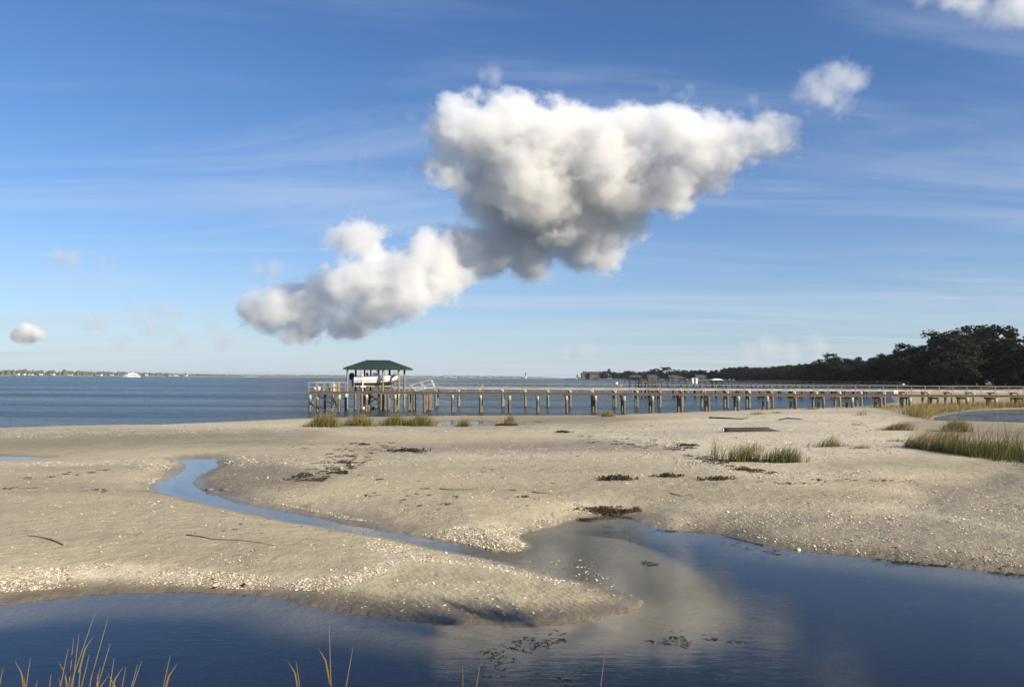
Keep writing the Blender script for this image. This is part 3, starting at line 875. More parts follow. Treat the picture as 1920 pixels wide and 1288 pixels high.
# small round and square markers on the near pier
def marker(px, pyc, label, mat, name, cat, w=.2, y=A_Y - 0.02):
    p = atY(px, pyc, y); x, z = float(p[0]), float(p[2])
    t = thing(name, label, cat, (x, y, A_Z - .03))
    MB().box(x - .02, x + .02, y - .03, y + .005, A_Z - .15, z).build('stake', M['rail'], t)
    return t, x, z
for px, py, lb in ((905, 723, 'orange round marker on the near pier, left of the two'), (1165, 723, 'orange round marker on the near pier, right of the two')):
    t, x, z = marker(px, py, lb, M['orange'], 'channel_marker', 'marker')
    vs = [(x + .15 * math.cos(a * math.pi / 6), A_Y - .06, z + .13 * math.sin(a * math.pi / 6)) for a in range(12)] + [(x + .15 * math.cos(a * math.pi / 6), A_Y - .035, z + .13 * math.sin(a * math.pi / 6)) for a in range(12)]
    MB().add(vs, [tuple(range(12)), tuple(range(23, 11, -1))] + [(a, (a + 1) % 12, 12 + (a + 1) % 12, 12 + a) for a in range(12)]).build('disc', M['orange'], t)
sy = A_Y + 1.5
p = atY(1680, 735, sy); sx_, sz_ = float(p[0]), float(p[2])
t = thing('warning_sign', 'small white sign with red lettering on the near pier rail', 'sign', (sx_, sy, A_Z))
MB().box(sx_ - .2, sx_ + .2, sy, sy + .025, sz_ - .15, sz_ + .17).build('board', M['white'], t)
for dz, w in ((.06, .13), (-.01, .10), (-.07, .12)):
    MB().box(sx_ - w, sx_ + w, sy - .006, sy - .002, sz_ + dz - .018, sz_ + dz + .018).build('lettering', M['red'], t)
for sx2 in (-.12, .12):
    MB().box(sx_ + sx2 - .015, sx_ + sx2 + .015, sy + .027, sy + .05, A_Z + .001, sz_ + .1).build('post', M['rail'], t)
p = atY(1694, 728, 81.55); bx = float(p[0])
t = thing('dock_light', 'small white lamp on the near pier rail right of the sign', 'lamp', (bx, 81.6, A_Z + .89))
MB().tube([(bx, 81.6, A_Z + .892), (bx, 81.6, A_Z + 1.0)], [.03, .03], 8).build('stem', M['white'], t)
MB().tube([(bx, 81.6, A_Z + 1.0), (bx, 81.6, A_Z + 1.05), (bx, 81.6, A_Z + 1.1)], [.16, .14, .05], 10).build('shade', M['white'], t)

# ------------------------------------------------------------------ boathouse with its boat
bh = thing('boathouse', 'open boathouse on posts with dark green hip roof over a lifted boat', 'boathouse', (-14.6, 88.3, 0))
XL, XM, XR, YN, YF = -17.66, -13.85, -12.15, 86.0, 90.6
EZ = 4.40
bl = Vector(bh.location)
for x in (XL, XM, XR):
    for y in (YN, YF):
        o = proto_pile(6.3, 0.115, 0.03, int(x * 7 + y), M['post']).build('post', M['post'], bh, True, loc=(0, 0, 0)); o.location = Vector((x, y, EZ)) - bl
        w = MB().tube([(0, 0, -2.60), (0, 0, -2.85), (0, 0, -3.15)], [.125, .14, .13], 9).build('sleeve', M['wrap'], None, True, loc=(0, 0, 0)); w.parent = o
for x in (-16.6, -15.9, -15.0):
    o = proto_pile(6.3, 0.10, 0.03, int(x * 9), M['darkwood']).build('post', M['darkwood'], bh, True, loc=(0, 0, 0)); o.location = Vector((x, 90.3, EZ)) - bl
for y in (YN, YF):
    MB().box(XL - .1, XR + .1, y - .08, y + .08, EZ - .02, EZ + .2).build('eave_beam', M['darkwood'], bh)
for x in (XL, XM, XR):
    MB().box(x - .07, x + .07, YN + .09, YF - .09, EZ, EZ + .19).build('tie_beam', M['darkwood'], bh)
E0x, E1x, E0y, E1y, Ez, Rz = -18.05, -11.32, 85.7, 91.3, 4.42, 5.28
R0, R1, Ry = -16.15, -13.45, 88.3
corners = [Vector((E0x, E0y, Ez)), Vector((E1x, E0y, Ez)), Vector((E1x, E1y, Ez)), Vector((E0x, E1y, Ez))]
ra, rb = Vector((R0, Ry, Rz)), Vector((R1, Ry, Rz))
def slope(name, pts):
    pts = [Vector(p) for p in pts]; n = (pts[1] - pts[0]).cross(pts[2] - pts[0]).normalized()
    if n.z < 0: n = -n
    k = len(pts); lo = [p - n * .06 for p in pts]
    return MB().add(pts + lo, [tuple(range(k)), tuple(range(2 * k - 1, k - 1, -1))] + [(i, (i + 1) % k, k + (i + 1) % k, k + i) for i in range(k)]).build(name, M['roof'], bh), n
for pts in ((corners[0], corners[1], rb, ra), (corners[2], corners[3], ra, rb), (corners[3], corners[0], ra), (corners[1], corners[2], rb)):
    o, n = slope('roof_slope', pts)
    # standing seams run from eave to ridge, hip or peak
    a, b = pts[0], pts[1]; L = (b - a).length; e = (b - a) / L
    up = n.cross(e); up = up if up.z > 0 else -up
    m = max(2, int(L / 0.45))
    for i in range(1, m):
        s0 = a + e * (L * i / m)
        best = 9
        for j in range(1, len(pts)):
            c0, c1 = pts[j], pts[(j + 1) % len(pts)]
            d = c1 - c0
            A2 = np.array([[up.dot(e), -d.dot(e)], [up.dot(up), -d.dot(up)]]); B2 = np.array([(c0 - s0).dot(e), (c0 - s0).dot(up)])
            if abs(np.linalg.det(A2)) < 1e-6: continue
            k, w_ = np.linalg.solve(A2, B2)
            if k > .05 and -.01 <= w_ <= 1.01: best = min(best, k)
        if best < 9:
            w = MB().beam(s0 + n * .012, s0 + up * best + n * .012, .03, .03).build('seam', M['roof'], None, loc=tuple(bl)); w.parent = o; w.location = (0, 0, 0)
MB().beam(ra + Vector((0, 0, .02)), rb + Vector((0, 0, .02)), .16, .05).build('ridge_cap', M['roof'], bh)
for i in range(4):
    a, b = corners[i], corners[(i + 1) % 4]
    MB().beam(a - Vector((0, 0, .10)), b - Vector((0, 0, .10)), .04, .13).build('fascia', M['darkwood'], bh)
# walkway round the slip and the lift frame under the boat
for y in (YN + .45, YF - .45):
    MB().box(XL, XR, y - .38, y + .38, 1.90, 1.97).build('walkway', M['deck'], bh)
    MB().box(XL - .05, XR + .05, y - .43, y - .385, 1.70, 1.96).build('stringer', M['deck'], bh)
for y in (86.6, 87.75):
    MB().box(-17.0, -13.0, y - .09, y + .09, 2.40, 2.53).build('lift_bunk', M['tanwood'], bh)
for x in (-16.3, -13.7):
    MB().box(x - .09, x + .09, 86.1, 90.5, 2.22, 2.39).build('lift_beam', M['darkwood'], bh)
for a, b in (((-16.6, .1), (-14.1, 1.75)), ((-14.1, .1), (-16.3, 1.75)), ((-16.9, 2.0), (-15.8, 1.2)), ((-13.9, 2.0), (-14.9, 1.3))):
    MB().beam((a[0], 89.8, a[1]), (b[0], 89.8, b[1]), .06, .16).build('brace', M['darkwood'], bh)
for x, y in ((-16.3, 86.1), (-16.3, 90.4), (-13.7, 86.1), (-13.7, 90.4)):
    MB().tube([(x, y, 2.35), (x, y, 4.4)], .018, 5).build('lift_cable', M['black'], bh)
for x in (-16.75, -16.05, -14.0, -13.55, -13.2):
    o = proto_pile(3.2, 0.14, 0.04, int(x * 11), M['pile']).build('fender_pile', M['pile'], bh, True, loc=(0, 0, 0)); o.location = Vector((x, 85.75, 1.9)) - bl

# the boat on its lift
def loft(secs):
    n = len(secs[0]); vs = [p for s in secs for p in s]
    fs = [(i * n + k, i * n + k + 1, (i + 1) * n + k + 1, (i + 1) * n + k) for i in range(len(secs) - 1) for k in range(n - 1)]
    return vs, fs
BX0, BX1, BY, BZ = -17.0, -12.2, 87.17, 2.55
boat = thing('motorboat', 'white open motorboat with black outboard hoisted under the green roof', 'boat', (-14.7, BY, BZ))
secs_up = []; secs_lo = []; keel = []
for i in range(13):
    k = i / 12
    x = BX0 + (BX1 - BX0) * k
    half = 0.9 * (1 - max(0, (k - .5) / .5) ** 2.4) + 0.02
    sheer = BZ + 0.93 + 0.24 * k ** 1.6
    chine = BZ + 0.30 + 0.50 * max(0, (k - .45) / .55) ** 2
    kl = BZ + 0.02 + 0.95 * max(0, (k - .72) / .28) ** 2.2
    xx = x + 0.0
    fl = half * (0.86 - 0.25 * max(0, k - .4))
    secs_up.append([(xx, BY - half, sheer), (xx, BY - half * .98, sheer - .12), (xx, BY - fl, chine), (xx, BY, kl), (xx, BY + fl, chine), (xx, BY + half * .98, sheer - .12), (xx, BY + half, sheer)])
def part_of(ks, name, mat):
    vs, fs = loft([[s[k] for k in ks] for s in secs_up])
    mb = MB().add(vs, fs)
    return mb
h = part_of([0, 1, 2], 's', None); vs, fs = loft([[s[k] for k in (4, 5, 6)] for s in secs_up]); h.add(vs, fs)
t0 = secs_up[0]; h.add([t0[0], t0[1], t0[2], t0[3], t0[4], t0[5], t0[6]], [(0, 1, 2, 3, 4, 5, 6)])
h.build('hull', M['hull'], boat, True)
part_of([2, 3, 4], 'b', None).build('hull_bottom', M['boot'], boat, True)
vs, fs = loft([[(s[0][0], s[0][1] + .03, s[0][2] - (.45 if i < 10 else .06)), (s[6][0], s[6][1] - .03, s[6][2] - (.45 if i < 10 else .06))] for i, s in enumerate(secs_up)])
MB().add(vs, fs).build('cockpit_floor', M['hull'], boat)
for e in (0, 6):
    MB().tube([s[e] for s in secs_up], .03, 6).build('rub_rail', M['bluegrey'], boat, True)
vs = []
for i in range(13):
    s = secs_up[i]
    k = .55
    vs += [(s[1][0], s[1][1] * (1 - k) + s[2][1] * k - .006, s[1][2] * (1 - k) + s[2][2] * k), (s[1][0], s[1][1] * (1 - k - .1) + s[2][1] * (k + .1) - .006, s[1][2] * (1 - k - .1) + s[2][2] * (k + .1))]
MB().add(vs, [(2 * i, 2 * i + 1, 2 * i + 3, 2 * i + 2) for i in range(12)]).build('hull_stripe', M['alu'], boat)
cxx = -14.75
MB().box(cxx - .32, cxx + .30, BY - .36, BY + .36, BZ + .5, BZ + 1.38).build('console', M['hull'], boat)
MB().add([(cxx + .30, BY - .36, BZ + 1.382), (cxx + .30, BY + .36, BZ + 1.382), (cxx + .02, BY + .3, BZ + 1.66), (cxx + .02, BY - .3, BZ + 1.66), (cxx + .26, BY - .36, BZ + 1.382), (cxx + .26, BY + .36, BZ + 1.382), (cxx - .02, BY + .3, BZ + 1.66), (cxx - .02, BY - .3, BZ + 1.66)], [(0, 1, 2, 3), (7, 6, 5, 4), (0, 3, 7, 4), (1, 5, 6, 2), (3, 2, 6, 7)]).build('windscreen', M['glass'], boat)
MB().box(cxx - 1.0, cxx - .55, BY - .45, BY + .45, BZ + .5, BZ + 1.05).build('seat', M['tanwood'], boat)
MB().box(cxx - 1.05, cxx - .95, BY - .45, BY + .45, BZ + 1.06, BZ + 1.35).build('seat_back', M['bluegrey'], boat)
MB().tube([(-12.9, BY - .45, BZ + 1.12), (-12.75, BY - .4, BZ + 1.38), (-12.35, BY, BZ + 1.42), (-12.75, BY + .4, BZ + 1.38), (-12.9, BY + .45, BZ + 1.12)], .02, 6).build('bow_rail', M['alu'], boat)
for xx in (-14.15, -13.05):  # blue-grey strips that paint the posts' shadows onto the hull side
    k = (xx - BX0) / (BX1 - BX0); i = int(k * 12); f = k * 12 - i
    def lp(e): return tuple(secs_up[i][e][q] * (1 - f) + secs_up[i + 1][e][q] * f for q in range(3))
    A_, B_, C_ = lp(0), lp(1), lp(2)
    o = [(A_[0] + .3, A_[1] - .02, A_[2]), (B_[0] + .24, B_[1] - .02, B_[2]), (C_[0] - .12, C_[1] - .025, C_[2] - .01)]
    MB().add([(p[0] + s, p[1], p[2]) for p in o for s in (-.07, .07)], [(0, 1, 3, 2), (2, 3, 5, 4)]).build('post_shadow', M['bluegrey'], boat)
om = MB()
om.add(*loft([[(-17.42 + dx * s, BY + dy * .17 * s, z) for dx, dy in ((-.22, -1), (.22, -1), (.22, 1), (-.22, 1), (-.22, -1))] for z, s in ((BZ + .62, .8), (BZ + .72, 1.1), (BZ + 1.1, 1.15), (BZ + 1.28, .9), (BZ + 1.34, .4))]))
mo = om.build('outboard_motor', M['black'], boat, True)
def sub(mb, name, mat, par, root):
    w = mb.build(name, mat, None, loc=tuple(root.location)); w.parent = par; w.location = (0, 0, 0); return w
sub(MB().beam((-17.38, BY, BZ + .66), (-17.3, BY, BZ - .12), .12, .26), 'leg', M['black'], mo, boat)
sub(MB().beam((-17.3, BY - .18, BZ - .08), (-17.52, BY + .18, BZ - .08), .05, .03), 'propeller', M['alu'], mo, boat)
sub(MB().box(-17.25, -17.02, BY - .2, BY + .2, BZ + .45, BZ + .75), 'bracket', M['hull'], mo, boat)
# white piling guide and float under the house
px_ = XatY(681, 86.3)
t = thing('white_guide_pole', 'thin white pole standing before the hoisted boat', 'pole', (px_, 85.9, 1.98))
MB().tube([(px_, 86.3, 1.97), (px_, 86.3, 3.85)], .05, 8).build('pole', M['white'], t)
MB().box(px_ - .2, px_ + .28, 86.12, 86.48, 2.32, 2.52).build('bracket', M['white'], t)
fx0, fx1 = XatY(680, 88), XatY(706, 88)
t = thing('floating_dock', 'small pale floating dock on the water under the boathouse', 'dock', ((fx0 + fx1) / 2, 88, 0))
MB().box(fx0, fx1, 86.9, 89.2, -.1, .16).build('float', M['darkwood'], t)
MB().box(fx0 - .05, fx1 + .05, 86.85, 89.25, .165, .24).build('deck', M['rail'], t)
for q in (fx0 + .3, fx1 - .5):
    MB().box(q, q + .3, 86.78, 86.845, .0, .24).build('fender', M['white'], t)

# raised white gangway
gy = 86.0
g0, g1 = XatY(769, gy), XatY(808, gy)
gw = thing('gangway', 'white aluminium gangway with handrails tilted up beside the boathouse', 'gangway', ((g0 + g1) / 2, gy, 2.0))
def zpx(py, x, y): return EYE + (707.6 - py - 0.0058 * 0 + 0) * y / F
L0, L1 = Vector((XatY(779, gy), gy, 1.99)), Vector((XatY(817, gy), gy, 2.46))
U0, U1 = Vector((XatY(769, gy), gy, 2.6)), Vector((XatY(807, gy), gy, 3.2))
for dy in (0.0, 1.0):
    d = Vector((0, dy, 0))
    MB().tube([L0 + d, L1 + d], .035, 6).build('lower_chord', M['alu'], gw)
    MB().tube([U0 + d, U1 + d, U1 + d + Vector((.12, 0, -.06)), L1 + d + Vector((-.15, 0, .02))], .028, 6).build('handrail', M['alu'], gw)
    for k in (0.03, .5):
        MB().tube([L0.lerp(L1, k) + d, U0.lerp(U1, k) + d], .028, 6).build('stanchion', M['alu'], gw)
    MB().tube([L0.lerp(L1, .02).lerp(U0, .45) + d, L1.lerp(U1, .45) + d], .025, 6).build('mid_rail', M['alu'], gw)
for k in range(12):
    p = L0.lerp(L1, (k + .5) / 12)
    MB().box(p.x - .05, p.x + .05, gy - .02, gy + 1.02, p.z + .02, p.z + .05).build('tread', M['alu'], gw)
# stub landing that carries its foot
t = thing('landing_stage', 'short timber landing under the foot of the white gangway', 'dock', (XatY(785, 86), 86, 0))
lx0, lx1 = XatY(764, 86), XatY(808, 86)
MB().box(lx0, lx1, 85.8, 87.3, 1.86, 1.93).build('deck', M['deck'], t)
for q in (lx0 + .2, XatY(777, 86), lx1 - .1, lx1 - .45):
    for yy in (85.95, 87.1):
        o = proto_pile(3.6, 0.12, 0.03, int(q * 13), M['pile']).build('piling', M['pile'], t, True, loc=(0, 0, 0)); o.location = Vector((q, yy, 1.855)) - Vector(t.location)
for yy in (85.78,):
    MB().box(lx0, lx1, yy - .06, yy, 1.68, 1.92).build('stringer', M['deck'], t)

# ------------------------------------------------------------------ the piers farther off
dark = {'deck': M['darkwood'], 'stringer': M['darkwood'], 'pile': M['darkwood']}
C_Y, C_Z = 150.0, 1.9
xsC = [XatY(p, C_Y) for p in range(1265, 1640, 20)]
pierC = pier('pier', 'dark shaded pier beyond the pale one, ending in a braced brown platform', XatY(1228, C_Y), 92, C_Y, C_Y + 1.6, C_Z, xsC, 0.17, dark, wraps=False)
a0, a1 = XatY(1200, C_Y), XatY(1229, C_Y)
MB().box(a0, a1, C_Y - 1, C_Y + 2.6, C_Z + .82, C_Z + .95).build('platform_roof', M['deck'], pierC)
MB().box(a0 + .1, a1 - .1, C_Y - .9, C_Y + 2.5, C_Z - .2, C_Z - .02).build('platform_deck', M['darkwood'], pierC)
for q in (a0 + .15, (a0 + a1) / 2, a1 - .15):
    for yy in (C_Y - .9, C_Y + 2.5):
        MB().tube([(q, yy, -1.5), (q, yy, C_Z + .82)], .15, 8).build('piling', M['darkwood'], pierC)
MB().beam((a0 + .1, C_Y - 1.05, .1), (a1 - .1, C_Y - 1.05, C_Z - .3), .08, .22).build('brace', M['darkwood'], pierC)
MB().beam((a0 + .6, C_Y - 1.15, .1), (a1 - .1, C_Y - 1.15, C_Z - .8), .08, .22).build('brace', M['darkwood'], pierC)

def far_pier(label, x0, x1, Y, zd, step, r):
    t = thing('pier', label, 'pier', ((x0 + x1) / 2, Y, 0), 'far dark piers')
    MB().box(x0, x1, Y, Y + 1.6, zd - .22, zd).build('deck', M['darkwood'], t)
    x = x0 + .3; first = None
    while x < x1:
        for yy in (Y + .1, Y + 1.4):
            if first is None:
                first = MB().tube([(0, 0, -2.6), (0, 0, -.23)], r, 6).build('piling', M['darkwood'], t, loc=(0, 0, 0)); first.location = Vector((x, yy, zd)) - Vector(t.location)
            else:
                share(first, t, Vector((x + random.uniform(-.1, .1), yy, zd)) - Vector(t.location))
        x += step
    MB().beam((x0, Y + 1.5, zd + .95), (x1, Y + 1.5, zd + .95), .12, .09).build('top_rail', M['darkwood'], t)
    x = x0; f = None
    while x < x1:
        if f is None:
            f = MB().box(-.05, .05, -.05, .05, 0, .92).build('rail_post', M['darkwood'], t, loc=(0, 0, 0)); f.location = Vector((x, Y + 1.5, zd)) - Vector(t.location)
        else:
            share(f, t, Vector((x, Y + 1.5, zd)) - Vector(t.location))
        x += step
    return t
far_pier('far dark pier with closely set posts in front of the wood', XatY(1180, 300), 150, 300, 1.7, 2.4, .14)
far_pier('farthest dark pier, a thin line of posts below the shore houses', XatY(1170, 520), 190, 520, 1.9, 4.0, .2)

def small_boathouse(px0, px1, Y, zr, label, roofmat, wallmat=None):
    x0, x1 = XatY(px0, Y), XatY(px1, Y); w = x1 - x0
    t = thing('boathouse', label, 'boathouse', ((x0 + x1) / 2, Y, 0))
    for q in (x0 + .3, (x0 + x1) / 2, x1 - .3):
        for yy in (Y, Y + w * .6):
            MB().tube([(q, yy, -1.5), (q, yy, zr)], .16, 6).build('post', M['darkwood'], t)
    MB().box(x0, x1, Y - .2, Y + w * .6 + .2, 1.5, 1.75).build('deck', M['darkwood'], t)
    e = .5; hh = w * .16
    MB().add([(x0 - e, Y - e, zr), (x1 + e, Y - e, zr), (x1 + e, Y + w * .6 + e, zr), (x0 - e, Y + w * .6 + e, zr), (x0 + w * .25, Y + w * .3, zr + hh), (x1 - w * .25, Y + w * .3, zr + hh)], [(0, 1, 5, 4), (1, 2, 5), (2, 3, 4, 5), (3, 0, 4), (3, 2, 1, 0)]).build('roof', roofmat, t)
    return t
small_boathouse(1182, 1204, 520, 4.2, 'far boathouse with grey roof at the sea end of the farthest pier', M['houseroof'])
small_boathouse(1215, 1236, 520, 4.0, 'far boathouse with dark roof second along the farthest pier', M['houseroof'])
small_boathouse(1336, 1354, 300, 2.9, 'far boathouse with white roof along the dark pier', M['white'])
small_boathouse(1262, 1285, 520, 3.6, 'far boathouse with dark roof midway along the farthest pier', M['houseroof'])
x = XatY(1303, 420)
t = thing('white_shed', 'narrow white shed on the far shore among dark piers', 'shed', (x, 420, 0))
for q in (-1.0, 1.0):
    MB().box(x + q - .5, x + q + .5, 420, 421, .5, 3.5).build('wall', M['white'], t)
MB().box(x - 1.8, x + 1.8, 419.6, 422, .2, .48).build('float', M['darkwood'], t)
MB().box(x - 1.7, x + 1.7, 419.8, 421.4, 3.51, 3.7).build('roof', M['white'], t)
x = XatY(1157, 300)
t = thing('channel_daymark', 'thin post with white top standing in the water left of far piers', 'marker', (x, 300, -1))
MB().tube([(x, 300, -1.5), (x, 300, 4.2)], [.1, .07], 6).build('post', M['darkwood'], t)
MB().box(x - .35, x + .35, 299.85, 299.9, 1.0, 2.0).build('board', M['white'], t)
# ------------------------------------------------------------------ houses and far shores
def house(x, y, z, w, d, h, rh, label, wall, roof, rz=0.0, wins=0, name='house', gable='x', group=None, chimney=False):
    t = thing(name, label, 'house', (x, y, z), group)
    t.rotation_euler[2] = rz
    def B(mb, nm, m):
        o = mb.build(nm, m, None, loc=(0, 0, 0)); o.parent = t; return o
    B(MB().box(-w / 2, w / 2, -d / 2, d / 2, -0.4, h), 'wall', wall)
    e = .06 * w + .2
    if gable == 'x':    # ridge along x
        vs = [(-w / 2 - e, -d / 2 - e, h), (w / 2 + e, -d / 2 - e, h), (w / 2 + e, d / 2 + e, h), (-w / 2 - e, d / 2 + e, h), (-w / 2 - e * .5, 0, h + rh), (w / 2 + e * .5, 0, h + rh)]
        fs = [(0, 1, 5, 4), (1, 2, 5), (2, 3, 4, 5), (3, 0, 4), (3, 2, 1, 0)]
    else:
        vs = [(-w / 2 - e, -d / 2 - e, h), (w / 2 + e, -d / 2 - e, h), (w / 2 + e, d / 2 + e, h), (-w / 2 - e, d / 2 + e, h), (0, -d / 2 - e * .5, h + rh), (0, d / 2 + e * .5, h + rh)]
        fs = [(0, 1, 4), (1, 2, 5, 4), (2, 3, 5), (3, 0, 4, 5), (3, 2, 1, 0)]
    ro = B(MB().add(vs, fs), 'roof', roof)
    if chimney:
        c = B(MB().box(-w * .3, -w * .22, -.4, .4, h + rh * .3, h + rh + 1.0), 'chimney', wall); c.parent = ro
    if wins:
        rows = max(1, int(h / 3.2))
        for r_ in range(rows):
            for k in range(wins):
                xx = -w / 2 + w * (k + .5) / wins; zz = h / rows * (r_ + .5)
                wn = B(MB().box(xx - w / wins * .22, xx + w / wins * .22, -d / 2 - .06, -d / 2 - .01, zz - .75, zz + .75), 'window', M['pane'])
                f_ = B(MB().box(xx - w / wins * .26, xx + w / wins * .26, -d / 2 - .1, -d / 2 - .01, zz - .92, zz - .78), 'sill', M['white']); f_.parent = wn
        B(MB().box(-.5, .5, -d / 2 - .08, -d / 2 - .011, 0.0, 2.0), 'door', M['darkwood'])
    return t

# great grey house at the end of the wooded point
hx = XatY(1098, 1290)
house(hx, 1290, 1.2, 14, 14, 9.5, 3.6, 'big grey gabled house at the tip of the wooded point', M['housegrey'], M['houseroof'], 0, 4, gable='y', chimney=True)
house(XatY(1114.5, 1285), 1285, 1.2, 16, 13, 9.5, 3.0, 'grey house wing with long roof right of the gabled house', M['housegrey'], M['houseroof'], 0, 5, gable='x')
house(XatY(1084, 1288), 1288, 0.8, 4.5, 4, 2.6, 1.2, 'tiny white hut at the water edge left of the grey house', M['white'], M['houseroof'], 0, 1)
for px, Y, w, h, lb, wl, rf in ((1190, 1100, 13, 3.6, 'low pale roofed house behind the far boathouses, leftmost', M['housegrey'], M['houseroof']),
        (1222, 1000, 11, 4, 'dark house with brown roof among the trees behind the far piers', M['housegrey'], M['housered']),
        (1262, 900, 10, 3.6, 'dark red roofed house on the far shore below round trees', M['housegrey'], M['housered']),
        (1312, 800, 9, 3.4, 'grey house right of the white shed on the far shore', M['housegrey'], M['houseroof'])):
    house(XatY(px, Y), Y, 1.2, w, 10, h, 2.4, lb, wl, rf, 0, 4)

# far shore across the sound: a low wood that reads as one mass, a beach and white houses
def tuft(mb_v, mb_f, c, r, hgt):
    n = 7; b = len(mb_v)
    prof = ((1.0, 0.0), (1.08, .35), (.8, .75), (.35, 1.0))
    for s, k in prof:
        for j in range(n):
            a = 6.283 * j / n + random.uniform(-.2, .2)
            q = r * s * random.uniform(.75, 1.2)
            mb_v.append((c[0] + q * math.cos(a), c[1] + q * math.sin(a) * .8, c[2] + hgt * k * random.uniform(.85, 1.1)))
    for i in range(3):
        for j in range(n):
            mb_f.append((b + i * n + j, b + i * n + (j + 1) % n, b + (i + 1) * n + (j + 1) % n, b + (i + 1) * n + j))
    mb_f.append(tuple(b + 3 * n + j for j in range(n)))

def far_wood(name, pts, Y, label):
    """pts: (px, tree height m)"""
    v = []; f = []
    for (a, ha), (b, hb) in zip(pts[:-1], pts[1:]):
        x = XatY(a, Y)
        while x < XatY(b, Y):
            k = (x - XatY(a, Y)) / (XatY(b, Y) - XatY(a, Y)); h = ha + (hb - ha) * k
            for dy in (0, 30, 60):
                hh = h * random.uniform(.6, 1.1) * random.choice((1, 1, 1, .8, 1.15))
                tuft(v, f, (x + random.uniform(-6, 6), Y + dy, .3), hh * .5, hh)
            x += max(3, h * .5)
    o = MB().add(v, f).build(name, M['farleaf'], None, True)
    tag(o, label, kind='stuff')
far_wood('far_wood', [(-260, 20), (0, 19), (120, 18), (200, 15), (300, 11), (380, 8), (450, 6)], 3000, 'low hazy wood along the far shore at the left')
far_wood('far_wood', [(430, 8), (640, 9), (700, 8), (860, 8), (940, 9), (1010, 6), (1050, 3)], 4200, 'thin distant tree line across the middle of the horizon')
mb = MB()
mb.box(XatY(-300, 3000), XatY(460, 3000), 2960, 3150, -1, 1.0)
tag(mb.build('far_shore', M['farsand']), 'far low shore at the left', kind='structure')
mb = MB(); mb.box(XatY(420, 4200), XatY(1062, 4200), 4160, 4400, -1, 1.6)
tag(mb.build('far_shore', M['farsand']), 'far sandy shore at the middle of the horizon', kind='structure')
for px, w, Y in ((34, 12, 2950), (46, 9, 2950), (59, 16, 2950), (78, 9, 2950), (101, 8, 2950), (133, 15, 2950), (188, 18, 2950), (211, 10, 2950), (276, 9, 2950), (322, 15, 2950), (331, 14, 2950), (349, 12, 2950)):
    house(XatY(px, Y), Y, 1.0, w, 10, random.uniform(4, 7), 3, 'tiny white house on the far left shore across the water', M['farwhite'], M['houseroof'], random.uniform(-.3, .3), 0, group='white houses on the far left shore')
for px, w in ((836, 16), (846, 12), (853, 20), (866, 16), (878, 22), (884, 14), (918, 18)):
    house(XatY(px, 4150), 4150, 1.6, w, 12, random.uniform(4.5, 7), 3, 'tiny pale house on the distant shore right of the boathouse', M['farwhite'], M['houseroof'], random.uniform(-.3, .3), 0, group='pale houses on the middle far shore')
x = XatY(985.5, 4150)
t = thing('lighthouse', 'slim dark lighthouse on the distant shore at mid horizon', 'lighthouse', (x, 4150, 1.6))
MB().tube([(x, 4150, 1.6), (x, 4150, 24)], [3.0, 2.2], 10).build('tower', M['housegrey'], t)
MB().tube([(x, 4150, 24), (x, 4150, 25)], [3.6, 3.6], 10).build('gallery', M['black'], t)
MB().tube([(x, 4150, 25.01), (x, 4150, 29), (x, 4150, 31)], [2.2, 2.2, .2], 10).build('lantern', M['black'], t)
MB().box(x - 2, x + 9, 4140, 4146, 1.6, 7).build('keeper_house', M['white'], t)

# white motor yacht far out at the left
Y = 1500.0
x0, x1 = XatY(231.5, Y), XatY(262, Y); Lb = x1 - x0
yt = thing('yacht', 'white motor yacht far out on the water at the left', 'yacht', ((x0 + x1) / 2, Y, 0))
secs = []
for i in range(9):
    k = i / 8; x = x0 + Lb * k
    hw = 3.4 * min(1, (k / .35 + .05)) ** .7
    dk = 2.6 + 1.2 * (1 - k) ** 2
    secs.append([(x, Y - hw, dk), (x + (.8 if k > .9 else -(1 - k) * -1.0), Y - hw * .8, -.4), (x + (.8 if k > .9 else (1 - k) * 1.0), Y + hw * .8, -.4), (x, Y + hw, dk), (x, Y - hw, dk)])
vs, fs = loft(secs)
MB().add(vs, fs + [(0, 1, 2, 3), tuple(8 * 5 + q for q in (3, 2, 1, 0))]).build('hull', M['hull'], yt)
MB().box(x0 + Lb * .2, x0 + Lb * .92, Y - 2.9, Y + 2.9, 3.0, 5.4).build('main_cabin', M['hull'], yt)
MB().box(x0 + Lb * .26, x0 + Lb * .9, Y - 2.95, Y - 2.91, 3.9, 4.7).build('cabin_window', M['pane'], yt)
MB().box(x0 + Lb * .36, x0 + Lb * .82, Y - 2.4, Y + 2.4, 5.42, 7.2).build('bridge', M['hull'], yt)
MB().box(x0 + Lb * .5, x0 + Lb * .68, Y - 1.8, Y + 1.8, 7.22, 8.4).build('flybridge', M['hull'], yt)
MB().tube([(x0 + Lb * .6, Y, 8.4), (x0 + Lb * .63, Y, 11)], [.25, .1], 6).build('mast', M['white'], yt)

